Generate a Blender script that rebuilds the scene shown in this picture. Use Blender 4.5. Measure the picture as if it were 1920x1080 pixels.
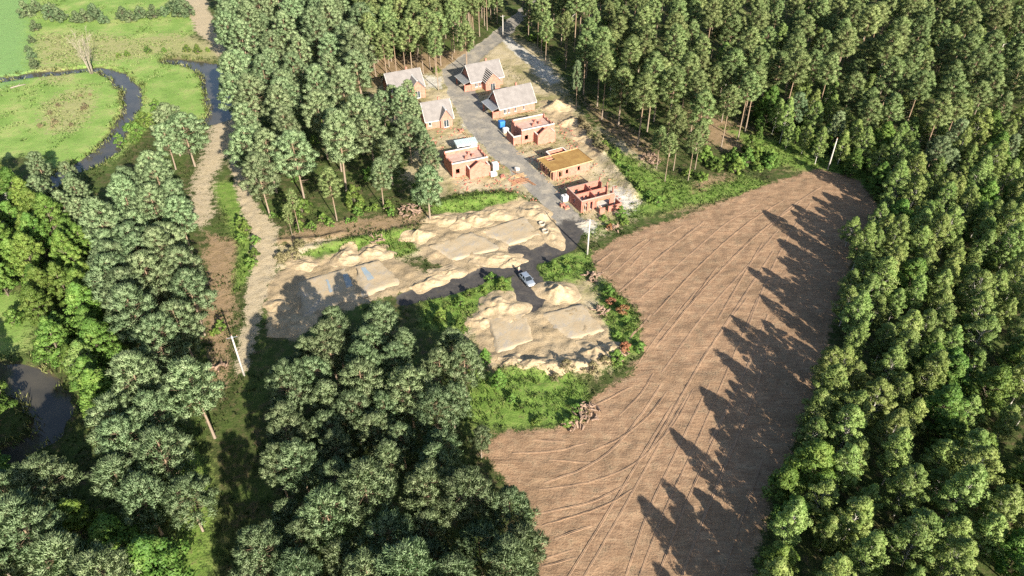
import bpy, bmesh, math, random
import numpy as np
from mathutils import Vector, Matrix

for _o in list(bpy.data.objects):
    bpy.data.objects.remove(_o, do_unlink=True)
SC = bpy.context.scene
COL = SC.collection
R = math.radians
rng = np.random.default_rng(11)
random.seed(11)

# ------------------------------------------------------------------ camera
F_PX, PITCH, CAM_H = 1370.0, 38.7, 92.0          # focal length in pixels of a 1920 px wide frame
cam_d = bpy.data.cameras.new('camera')
cam_d.sensor_width = 36.0
cam_d.lens = 36.0 * F_PX / 1920.0
cam_d.clip_start = 1.0
cam_d.clip_end = 6000.0
cam = bpy.data.objects.new('camera', cam_d)
COL.objects.link(cam)
cam.location = (0, 0, CAM_H)
cam.rotation_euler = (R(90 - PITCH), 0, 0)
SC.camera = cam

# ------------------------------------------------------------------ sky, sun, exposure
SUN_EL, SHADOW_DIR = 25.0, 118.0                  # shadows fall towards this heading (degrees from +x)
sun_vec = Vector((-math.cos(R(SHADOW_DIR)) * math.cos(R(SUN_EL)), -math.sin(R(SHADOW_DIR)) * math.cos(R(SUN_EL)), math.sin(R(SUN_EL))))
world = bpy.data.worlds.new('World')
SC.world = world
world.use_nodes = True
wn = world.node_tree
bg = wn.nodes['Background']
sky = wn.nodes.new('ShaderNodeTexSky')
sky.sky_type = 'NISHITA'
sky.sun_disc = False
sky.sun_elevation = R(SUN_EL)
sky.sun_rotation = math.atan2(sun_vec.x, sun_vec.y)
sky.air_density = 1.0
sky.dust_density = 1.2
wn.links.new(sky.outputs[0], bg.inputs[0])
bg.inputs[1].default_value = 0.075
sun_d = bpy.data.lights.new('sun', 'SUN')
sun_d.energy = 5.0
sun_d.angle = R(0.5)
sun_d.color = (1.0, 0.90, 0.76)
sun = bpy.data.objects.new('sun', sun_d)
COL.objects.link(sun)
sun.rotation_euler = sun_vec.to_track_quat('Z', 'Y').to_euler()
SC.view_settings.view_transform = 'Standard'
SC.view_settings.look = 'None'
SC.view_settings.gamma = 1.0
SC.view_settings.use_curve_mapping = False
SC.view_settings.exposure = 1.5
SC.render.engine = 'CYCLES'
SC.cycles.max_bounces = 5
SC.cycles.diffuse_bounces = 2
SC.cycles.glossy_bounces = 2
SC.cycles.transmission_bounces = 2
SC.cycles.transparent_max_bounces = 4
SC.cycles.use_denoising = False

# ------------------------------------------------------------------ helpers
_c, _s = math.cos(R(PITCH)), math.sin(R(PITCH))
def at(x, y, z=0.0):
    """Ground (or height z) point of the place that the survey photograph shows at pixel x, y of 1920 x 1080."""
    u = (x - 960) / F_PX; v = (540 - y) / F_PX
    d = (u, _c + v * _s, -_s + v * _c)
    k = (z - CAM_H) / d[2]
    return np.array([k * d[0], k * d[1], z])
def proj(p):
    x, y, z = p[0], p[1], p[2] - CAM_H
    zc = y * _c - z * _s
    return 960 + F_PX * x / zc, 540 - F_PX * (y * _s + z * _c) / zc
def ats(pts, z=0.0):
    return np.array([at(a, b, z)[:2] for a, b in pts])

def hash2(ix, iy, seed):
    n = (ix.astype(np.int64) * 374761393 + iy.astype(np.int64) * 668265263 + seed * 974634777) & 0xFFFFFFFF
    n = ((n ^ (n >> 13)) * 1274126177) & 0xFFFFFFFF
    return ((n ^ (n >> 16)) & 0xFFFF) / 65535.0
def vnoise(x, y, seed=0):
    x = np.asarray(x, float); y = np.asarray(y, float)
    ix = np.floor(x); iy = np.floor(y); fx = x - ix; fy = y - iy
    fx = fx * fx * (3 - 2 * fx); fy = fy * fy * (3 - 2 * fy)
    a = hash2(ix, iy, seed); b = hash2(ix + 1, iy, seed); c = hash2(ix, iy + 1, seed); d = hash2(ix + 1, iy + 1, seed)
    return (a * (1 - fx) + b * fx) * (1 - fy) + (c * (1 - fx) + d * fx) * fy
def fbm(x, y, seed=0, oct=3):
    s = 0; a = 0.5; t = 0
    for k in range(oct):
        s = s + a * vnoise(x * 2 ** k, y * 2 ** k, seed + k * 17); t += a; a *= 0.5
    return s / t

def tag(o, label=None, cat=None, group=None, kind=None):
    if label: o['label'] = label
    if cat: o['category'] = cat
    if group: o['group'] = group
    if kind: o['kind'] = kind
    return o
def empty(name, loc=(0, 0, 0), rz=0.0):
    o = bpy.data.objects.new(name, None)
    COL.objects.link(o)
    o.location = loc; o.rotation_euler = (0, 0, rz)
    o.empty_display_size = 0.3
    return o
def mesh_np(name, V, T, mats=(), smooth=False, midx=None):
    """Mesh from numpy vertices and a face array (n,3) or (n,4)."""
    V = np.asarray(V, np.float32); T = np.asarray(T, np.int32)
    me = bpy.data.meshes.new(name)
    k = T.shape[1]
    me.vertices.add(len(V)); me.vertices.foreach_set('co', V.ravel())
    me.loops.add(T.size); me.loops.foreach_set('vertex_index', T.ravel())
    me.polygons.add(len(T))
    me.polygons.foreach_set('loop_start', np.arange(0, T.size, k, dtype=np.int32))
    me.polygons.foreach_set('loop_total', np.full(len(T), k, np.int32))
    if midx is not None: me.polygons.foreach_set('material_index', np.asarray(midx, np.int32))
    me.polygons.foreach_set('use_smooth', np.full(len(T), smooth, bool))
    for m in mats: me.materials.append(m)
    me.update(calc_edges=True)
    me.validate()
    return me
def link(name, me, parent=None):
    o = bpy.data.objects.new(name, me)
    COL.objects.link(o)
    if parent is not None: o.parent = parent
    return o
def copy_tree(o, parent=None):
    c = o.copy(); COL.objects.link(c); c.parent = parent
    for ch in list(o.children): copy_tree(ch, c)
    return c

class MB:
    """Collects boxes, prisms and tubes; build() links them as one mesh object."""
    def __init__(self): self.v = []; self.f = []
    def add(self, V, Fs):
        n = len(self.v); self.v += [tuple(map(float, p)) for p in V]; self.f += [tuple(i + n for i in f) for f in Fs]; return self
    def box(self, x0, x1, y0, y1, z0, z1, M=None):
        V = [(x0, y0, z0), (x1, y0, z0), (x1, y1, z0), (x0, y1, z0), (x0, y0, z1), (x1, y0, z1), (x1, y1, z1), (x0, y1, z1)]
        if M is not None: V = [M @ Vector(p) for p in V]
        return self.add(V, [(3, 2, 1, 0), (4, 5, 6, 7), (0, 1, 5, 4), (1, 2, 6, 5), (2, 3, 7, 6), (3, 0, 4, 7)])
    def prism(self, poly, axis, a, b):
        """Extrude a polygon (2D, counter clockwise) between a and b along axis 'x', 'y' or 'z'."""
        n = len(poly)
        def P(p, t): return {'x': (t, p[0], p[1]), 'y': (p[0], t, p[1]), 'z': (p[0], p[1], t)}[axis]
        V = [P(p, a) for p in poly] + [P(p, b) for p in poly]
        Fs = [tuple(range(n))[::-1], tuple(range(n, 2 * n))] + [(i, (i + 1) % n, n + (i + 1) % n, n + i) for i in range(n)]
        return self.add(V, Fs)
    def hexa(self, a, b):
        """Solid between two quads."""
        return self.add(list(a) + list(b), [(3, 2, 1, 0), (4, 5, 6, 7), (0, 1, 5, 4), (1, 2, 6, 5), (2, 3, 7, 6), (3, 0, 4, 7)])
    def tube(self, pts, rad, sides=6, cap=True):
        pts = [Vector(p) for p in pts]; n = len(pts)
        if not hasattr(rad, '__len__'): rad = [rad] * n
        V = []; Fs = []
        for i, p in enumerate(pts):
            d = (pts[min(i + 1, n - 1)] - pts[max(i - 1, 0)]).normalized()
            u = d.cross(Vector((0.31, 0.77, 0.55)))
            if u.length < 1e-3: u = d.cross(Vector((1, 0, 0)))
            u.normalize(); w = d.cross(u)
            for k in range(sides):
                a = 2 * math.pi * k / sides
                V.append(p + (u * math.cos(a) + w * math.sin(a)) * rad[i])
        for i in range(n - 1):
            for k in range(sides):
                a, b = i * sides + k, i * sides + (k + 1) % sides
                Fs.append((a, b, b + sides, a + sides))
        if cap: Fs += [tuple(range(sides))[::-1], tuple(range((n - 1) * sides, n * sides))]
        return self.add(V, Fs)
    def mesh(self, name, m, smooth=False, bevel=0.0):
        me = bpy.data.meshes.new(name)
        me.from_pydata(self.v, [], self.f)
        bm = bmesh.new(); bm.from_mesh(me)
        bmesh.ops.recalc_face_normals(bm, faces=bm.faces)
        if bevel: bmesh.ops.bevel(bm, geom=bm.edges, offset=bevel, segments=1, affect='EDGES', clamp_overlap=True)
        bm.to_mesh(me); bm.free()
        if smooth: me.polygons.foreach_set('use_smooth', [True] * len(me.polygons))
        me.materials.append(m)
        return me
    def build(self, name, m, parent=None, smooth=False, bevel=0.0):
        return link(name, self.mesh(name, m, smooth, bevel), parent)

# ------------------------------------------------------------------ materials
MAT = {}
class NT:
    def __init__(self, name):
        self.m = bpy.data.materials.new(name); self.m.use_nodes = True
        self.t = self.m.node_tree; self.b = self.t.nodes['Principled BSDF']
        self.out = self.t.nodes['Material Output']
        self.b.inputs['Specular IOR Level'].default_value = 0.2
        MAT[name] = self.m
    def n(self, kind, **kw):
        nd = self.t.nodes.new('ShaderNode' + kind)
        for k, v in kw.items():
            if k in nd.inputs.keys(): nd.inputs[k].default_value = v
            else: setattr(nd, k, v)
        return nd
    def l(self, a, b): self.t.links.new(a, b)
    def coord(self, which='Object', scale=None, rot=None):
        tc = self.n('TexCoord'); s = tc.outputs[which]
        if scale is not None or rot is not None:
            mp = self.n('Mapping'); self.l(s, mp.inputs[0])
            if scale is not None: mp.inputs['Scale'].default_value = scale
            if rot is not None: mp.inputs['Rotation'].default_value = rot
            s = mp.outputs[0]
        return s
    def noise(self, co, scale, detail=3, rough=0.55):
        nd = self.n('TexNoise'); nd.inputs['Scale'].default_value = scale
        nd.inputs['Detail'].default_value = detail; nd.inputs['Roughness'].default_value = rough
        if co is not None: self.l(co, nd.inputs['Vector'])
        return nd.outputs['Fac']
    def ramp(self, fac, stops):
        nd = self.n('ValToRGB'); e = nd.color_ramp.elements
        while len(e) > 1: e.remove(e[-1])
        e[0].position = stops[0][0]; e[0].color = (*stops[0][1], 1)
        for p, c in stops[1:]:
            k = e.new(p); k.color = (*c, 1)
        self.l(fac, nd.inputs[0]); return nd.outputs[0]
    def mix(self, fac, a, b, mode='MIX'):
        nd = self.n('Mix'); nd.data_type = 'RGBA'; nd.blend_type = mode
        for s, i in ((fac, 0), (a, 6), (b, 7)):
            if hasattr(s, 'links'): self.l(s, nd.inputs[i])
            elif i == 0: nd.inputs[0].default_value = s
            else: nd.inputs[i].default_value = (*s, 1)
        return nd.outputs[2]
    def math(self, op, a, b=0.0, c=None):
        nd = self.n('Math'); nd.operation = op
        for i, s in enumerate((a, b) if c is None else (a, b, c)):
            if hasattr(s, 'links'): self.l(s, nd.inputs[i])
            else: nd.inputs[i].default_value = s
        return nd.outputs[0]
    def bump(self, h, strength=0.5, dist=0.1):
        nd = self.n('Bump'); nd.inputs['Strength'].default_value = strength; nd.inputs['Distance'].default_value = dist
        self.l(h, nd.inputs['Height']); self.l(nd.outputs[0], self.b.inputs['Normal'])
    def col(self, s):
        if hasattr(s, 'links'): self.l(s, self.b.inputs['Base Color'])
        else: self.b.inputs['Base Color'].default_value = (*s, 1)
    def rough(self, v): self.b.inputs['Roughness'].default_value = v

def simple(name, c0, c1=None, scale=3.0, rough=0.8, metal=0.0, bump=0.0, spec=0.2, detail=4, per_obj=0.0):
    t = NT(name); co = t.coord('Object')
    if c1 is None: c1 = tuple(x * 0.75 for x in c0)
    f = t.noise(co, scale, detail)
    c = t.ramp(f, [(0.3, c1), (0.7, c0)])
    if per_obj:
        oi = t.n('ObjectInfo'); v = t.math('MULTIPLY_ADD', oi.outputs['Random'], per_obj * 2, 1 - per_obj)
        hs = t.n('HueSaturation'); t.l(c, hs.inputs['Color']); t.l(v, hs.inputs['Value']); c = hs.outputs[0]
    t.col(c); t.rough(rough); t.b.inputs['Metallic'].default_value = metal; t.b.inputs['Specular IOR Level'].default_value = spec
    if bump: t.bump(f, bump, 0.05)
    return t.m

def leafmat(name, c_dark, c_mid, c_light, var=0.22, trans=0.3, scale=0.55):
    """Foliage: colour varies in clumps and from tree to tree; leaves let some light through."""
    t = NT(name); co = t.coord('Object')
    f = t.noise(co, scale, 2); g = t.noise(co, 6.0, 1)
    fg = t.math('MULTIPLY_ADD', g, 0.45, t.math('MULTIPLY', f, 0.62))
    c = t.ramp(fg, [(0.36, c_dark), (0.52, c_mid), (0.68, c_light)])
    oi = t.n('ObjectInfo')
    v = t.math('MULTIPLY_ADD', oi.outputs['Random'], var * 2, 1 - var)
    h = t.math('MULTIPLY_ADD', t.math('FRACT', t.math('MULTIPLY', oi.outputs['Random'], 7.13)), 0.035, 0.4825)
    hs = t.n('HueSaturation'); t.l(c, hs.inputs['Color']); t.l(v, hs.inputs['Value']); t.l(h, hs.inputs['Hue'])
    c = hs.outputs[0]
    t.col(c); t.rough(0.6); t.b.inputs['Specular IOR Level'].default_value = 0.25
    tr = t.n('BsdfTranslucent'); t.l(c, tr.inputs['Color'])
    mx = t.n('MixShader'); mx.inputs[0].default_value = trans
    t.l(t.b.outputs[0], mx.inputs[1]); t.l(tr.outputs[0], mx.inputs[2]); t.l(mx.outputs[0], t.out.inputs['Surface'])
    return t.m
# ================================================================== SETTING
# Zones of the ground, outlined on the survey photograph and turned into metres.
def seg_dist(px, py, A, B):
    d = B - A; L2 = (d ** 2).sum() + 1e-9
    t = np.clip(((px - A[0]) * d[0] + (py - A[1]) * d[1]) / L2, 0, 1)
    return np.hypot(px - A[0] - t * d[0], py - A[1] - t * d[1]), t
def poly_sd(px, py, P):
    """Signed distance, positive inside."""
    n = len(P); dist = np.full(px.shape, 1e9); ins = np.zeros(px.shape, bool)
    for i in range(n):
        A, B = P[i], P[(i + 1) % n]
        dist = np.minimum(dist, seg_dist(px, py, A, B)[0])
        if A[1] != B[1]:
            c = ((A[1] > py) != (B[1] > py)) & (px < (B[0] - A[0]) * (py - A[1]) / (B[1] - A[1]) + A[0])
            ins ^= c
    return np.where(ins, dist, -dist)
def line_sd(px, py, P, W):
    best = np.full(px.shape, -1e9)
    for i in range(len(P) - 1):
        d, t = seg_dist(px, py, P[i], P[i + 1])
        best = np.maximum(best, (W[i] * (1 - t) + W[i + 1] * t) - d)
    return best

# (zone, softness in metres, outline in photo pixels)
POLYS = [
 ('needle', 2.0, [(690,110),(910,90),(870,130),(800,140),(700,170)]),
 ('needle', 2.0, [(500,450),(620,420),(800,395),(790,430),(620,455),(540,470)]),
 ('needle', 1.5, [(385,440),(450,448),(440,540),(425,700),(400,700),(382,600)]),
 ('needle', 2.0, [(1090,185),(1180,240),(1240,300),(1210,310),(1140,250)]),
 ('needle', 2.0, [(1290,205),(1400,235),(1480,270),(1560,310),(1530,330),(1420,300),(1300,260)]),
 ('needle', 2.0, [(1230,360),(1360,330),(1420,345),(1330,385),(1240,400)]),
 ('needle', 1.5, [(860,640),(960,690),(960,730),(900,720),(850,690)]),
 ('dry', 2.0, [(690,165),(760,150),(830,128),(900,92),(950,62),(1010,88),(1050,140),(1078,200),(1130,280),(1175,340),(1215,385),(1180,410),(1110,445),(1085,400),(1040,372),(960,366),(880,362),(790,372),(760,330),(790,250),(700,210)]),
 ('dry', 2.0, [(500,470),(560,455),(660,460),(800,440),(820,480),(600,500),(520,515)]),
 ('dry', 2.0, [(880,540),(960,530),(1000,560),(1080,500),(1130,530),(1160,620),(1190,660),(1120,700),(900,690),(870,620)]),
 ('dry', 2.5, [(330,60),(420,90),(430,110),(290,100),(190,90),(60,100),(60,70),(200,60)]),
 ('dry', 2.0, [(280,60),(365,70),(400,95),(300,100),(240,80)]),
 ('dry', 1.5, [(1120,240),(1160,260),(1240,330),(1225,350),(1160,300)]),
 ('grass', 1.2, [(800,392),(830,378),(900,362),(960,366),(985,378),(900,398),(840,404)]),
 ('grass', 1.2, [(560,478),(640,455),(700,440),(770,430),(790,470),(740,480),(640,475),(600,492)]),
 ('grass', 1.5, [(1100,250),(1150,300),(1175,335),(1205,372),(1240,398),(1310,372),(1290,345),(1220,320),(1160,280)]),
 ('grass', 1.5, [(1105,440),(1180,405),(1240,395),(1330,380),(1440,345),(1400,330),(1300,360),(1190,385),(1150,410),(1110,425)]),
 ('grass', 1.2, [(1008,492),(1060,475),(1102,472),(1112,490),(1100,520),(1060,532),(1020,522)]),
 ('grass', 1.5, [(800,560),(870,535),(930,518),(965,520),(970,545),(930,560),(890,590),(840,620),(790,610)]),
 ('grass', 1.5, [(900,700),(960,695),(1060,700),(1100,720),(1090,770),(1040,800),(930,805),(880,790),(870,740)]),
 ('grass', 1.2, [(1120,530),(1165,560),(1200,610),(1195,660),(1150,690),(1140,640)]),
 ('grass', 1.2, [(395,345),(440,340),(458,380),(470,450),(485,480),(470,520),(440,545),(452,470),(420,400)]),
 ('grass', 2.0, [(325,880),(372,840),(392,900),(392,1100),(330,1100)]),
 ('grass', 2.0, [(1360,240),(1480,265),(1640,330),(1660,370),(1580,330),(1500,320),(1440,300)]),
 ('grass', 1.0, [(996,464),(1030,456),(1034,468),(1004,476)]),
 ('meadow', 2.0, [(-260,-60),(352,-60),(372,55),(300,110),(420,120),(440,200),(410,232),(330,215),(270,240),(215,300),(130,322),(60,290),(-20,300),(-260,320)]),
 ('meadow', 2.0, [(-120,520),(50,555),(62,650),(0,668),(-120,690)]),
 ('tawny', 3.0, [(60,66),(140,60),(250,70),(330,62),(360,70),(412,100),(400,112),(300,104),(240,112),(150,118),(70,122)]),
 ('tawny', 2.0, [(85,190),(130,170),(165,160),(180,185),(165,225),(140,245),(100,250),(70,235)]),
 ('tawny', 2.0, [(395,185),(425,180),(425,210),(400,212)]),
 ('tawny', 2.0, [(60,125),(110,120),(140,130),(130,155),(90,160)]),
 ('lawn', 3.0, [(-260,-60),(54,-60),(52,150),(0,165),(-260,200)]),
 ('field', 1.0, [(1104,478),(1180,436),(1300,398),(1430,347),(1535,316),(1612,338),(1650,390),(1592,500),(1548,640),(1510,780),(1450,920),(1425,1000),(1410,1120),(1400,1320),(960,1320),(1000,1080),(1004,960),(950,905),(905,850),(925,815),(1030,806),(1100,790),(1112,745),(1165,712),(1207,664),(1200,590),(1150,535),(1118,515)]),
 ('sand', 0.9, [(764,450),(790,425),(830,405),(900,395),(975,374),(1035,386),(1052,425),(1050,455),(1010,470),(965,474),(935,498),(870,505),(800,492)]),
 ('sand', 0.9, [(500,525),(560,487),(640,470),(700,462),(770,497),(800,512),(870,500),(930,495),(900,512),(800,540),(700,562),(600,602),(560,640),(500,625)]),
 ('sand', 0.9, [(886,598),(918,562),(960,572),(1000,578),(1018,545),(1060,525),(1086,556),(1128,605),(1158,650),(1140,682),(1090,696),(1000,694),(900,674)]),
 ('sand', 1.5, [(1010,190),(1050,185),(1085,225),(1130,290),(1110,300),(1060,250),(1030,225)]),
 ('pale', 1.5, [(985,105),(1015,112),(1050,150),(1030,160),(1000,135)]),
 ('pale', 1.2, [(796,140),(832,143),(828,165),(800,165)]),
 ('pale', 1.2, [(862,212),(900,215),(905,240),(872,240)]),
 ('pale', 1.5, [(1150,345),(1200,380),(1175,398),(1140,375)]),
 ('pale', 0.8, [(1085,408),(1122,418),(1112,440),(1086,436)]),
 ('track', 1.5, [(398,230),(453,218),(448,262),(420,302),(400,332),(402,400),(378,430),(360,425),(358,370),(376,300)]),
 ('needle', 2.0, [(380,700),(420,690),(420,720),(385,725)]),
]
LINES = [   # (zone, softness, [(px, py, half width in m)])
 ('track', 1.2, [(362,-60,4.5),(368,10,4.0),(385,55,3.5),(412,86,1.8),(425,120,1.2)]),
 ('track', 0.8, [(438,300,1.3),(452,345,1.5),(468,395,2.0),(496,432,3.0),(500,478,2.6),(488,530,2.4),(470,600,1.5),(455,690,1.2)]),
 ('road', 0.7, [(1060,-40,2.5),(985,20,2.5),(940,62,3.2),(905,92,3.4),(850,132,3.8),(868,180,4.2),(905,240,4.0),(950,290,3.6),(1003,340,3.3),(1052,390,3.0),(1070,428,3.0),(1056,455,2.9),(1015,478,2.9),(965,495,2.8),(900,518,2.4),(830,541,2.3),(765,560,2.2)]),
 ('road', 0.6, [(968,470,2.2),(980,490,2.6),(990,530,2.9),(994,566,2.9)]),
 ('fresh', 2.5, [(1072,425,3.2),(1056,455,3.6),(1015,478,3.6),(965,495,3.6),(900,518,3.2),(765,560,3.2)]),
 ('fresh', 1.0, [(968,470,3.2),(980,490,3.4),(990,530,3.6),(994,566,3.6)]),
 ('pale', 1.5, [(945,70,2.0),(985,105,2.5),(1020,130,2.5)]),
]
RIVER = [
 [(-60,150,2.2),(20,146,2.2),(62,138,2.6),(100,136,1.8),(140,131,2.2),(185,129,2.4),(218,140,3.0),(243,166,3.2),(246,196,3.0),(232,225,2.2),(216,252,2.6),(200,280,3.6),(170,302,4.0),(128,318,3.4),(90,345,3.0),(30,400,3.0),(-60,470,3.0)],
 [(312,112,1.6),(350,116,2.4),(385,124,3.4),(412,150,5.2),(424,185,6.0),(420,212,4.0),(390,228,2.2)],
 [(-60,690,2.2),(20,702,2.8),(70,722,3.0),(98,765,2.8),(80,815,2.2),(30,845,2.2),(-60,885,2.2)],
]
ZONES = ['needle', 'dry', 'grass', 'meadow', 'tawny', 'lawn', 'field', 'sand', 'pale', 'track', 'road', 'fresh', 'river']

def grow(a, step0, n, k):
    out = []; s = step0
    for _ in range(n):
        s *= k; a += s; out.append(a)
    return out
xs = list(np.arange(-64, 88, 0.45)); xr = list(np.arange(88.6, 216, 0.95)); xl = [-65 - 0.95 * i for i in range(160)]
xs = xl[::-1] + xs + xr
xs = [2 * xs[0] - t for t in grow(xs[0], 1.2, 26, 1.22)][::-1] + xs + grow(xs[-1], 1.2, 26, 1.22)
ys = list(np.arange(44, 214, 0.45)) + list(np.arange(214.6, 318, 0.95))
ys = [2 * ys[0] - t for t in grow(ys[0], 1.2, 26, 1.22)][::-1] + ys + grow(ys[-1], 1.2, 28, 1.22)
GX, GY = np.meshgrid(np.array(xs), np.array(ys))
NY, NX = GX.shape
def zone_weights(X, Y):
    wx = X + 1.6 * (fbm(X * 0.22, Y * 0.22, 5) - 0.5) + 0.7 * (vnoise(X * 0.9, Y * 0.9, 9) - 0.5)
    wy = Y + 1.6 * (fbm(X * 0.22, Y * 0.22, 31) - 0.5) + 0.7 * (vnoise(X * 0.9, Y * 0.9, 35) - 0.5)
    W = {z: np.zeros(X.shape) for z in ZONES}
    def put(z, soft, P, fn, hard=False):
        m = 14.0
        sel = (X > P[:, 0].min() - m) & (X < P[:, 0].max() + m) & (Y > P[:, 1].min() - m) & (Y < P[:, 1].max() + m)
        if not sel.any(): return
        a, b = (X[sel], Y[sel]) if hard else (wx[sel], wy[sel])
        W[z][sel] = np.maximum(W[z][sel], np.clip(0.5 + fn(a, b) / (2 * soft), 0, 1))
    for z, soft, P in POLYS:
        Q = ats(P); put(z, soft * {'field': 1.4, 'sand': 1.8}.get(z, 2.4), Q, lambda a, b: poly_sd(a, b, Q))
    for z, soft, P in LINES:
        Q = ats([(p[0], p[1]) for p in P]); w = [p[2] for p in P]
        hx = z in ('road',)
        def fn(a, b): return line_sd(a, b, Q, w)
        put(z, soft * (2.0 if z == 'track' else 1.0), np.vstack([Q - 6, Q + 6]), fn, False)
    for P in RIVER:
        Q = ats([(p[0], p[1]) for p in P]); w = [p[2] * (0.78 if len(P) > 8 else 1.0) for p in P]
        put('river', 1.0, np.vstack([Q - 8, Q + 8]), lambda a, b: line_sd(a, b, Q, w))
    return W
BANKS = [([(1078,228),(1105,262),(1135,300),(1162,332),(1190,366)], 1.3, 1.3), ([(560,470),(640,458),(700,447),(770,430)], 1.5, 0.8), ([(830,386),(900,374),(960,370)], 2.2, 1.0),
         ([(1115,505),(1140,560),(1180,610),(1190,650)], 1.5, 0.7), ([(960,690),(1040,690),(1120,690)], 1.6, 0.8), ([(520,455),(600,450),(640,440)], 1.2, 0.6)]
def hz(x, y):
    """Height of the ground in metres (river bed left out)."""
    x = np.asarray(x, float); y = np.asarray(y, float)
    h = 0.25 * (fbm(x * 0.03, y * 0.03, 77, 2) - 0.5) + 0.10 * (vnoise(x * 0.35, y * 0.35, 3) - 0.5)
    for P, w, hh in BANKS:
        Q = ats(P); d = -line_sd(x, y, Q, [0] * len(Q))
        h = h + hh * (0.7 + 0.5 * vnoise(x * 0.5, y * 0.5, 8)) * np.exp(-(d / w) ** 2)
    return h
W = zone_weights(GX, GY)
GZ = hz(GX, GY)
near = ((GX > -80) & (GX < 110) & (GY < 240)).astype(float)
rough_amt = 0.10 + 0.16 * W['sand'] + 0.05 * W['field'] + 0.10 * W['grass'] + 0.06 * W['dry'] + 0.12 * W['pale'] - 0.17 * W['road']
GZ = GZ + np.maximum(rough_amt, 0.008) * (fbm(GX * 0.8, GY * 0.8, 41, 2) - 0.5) * 2 * near
lump = np.clip(fbm(GX * 0.42, GY * 0.42, 61, 2) - 0.52, 0, 1) * W['sand'] * (1 - W['road'])
GZ = GZ + 0.7 * lump
GZ = GZ - 0.10 * np.clip(W['road'] * 1.4 - 0.2, 0, 1)
GZ = GZ - 1.5 * np.clip(W['river'] * 1.25 - 0.1, 0, 1)

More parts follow.
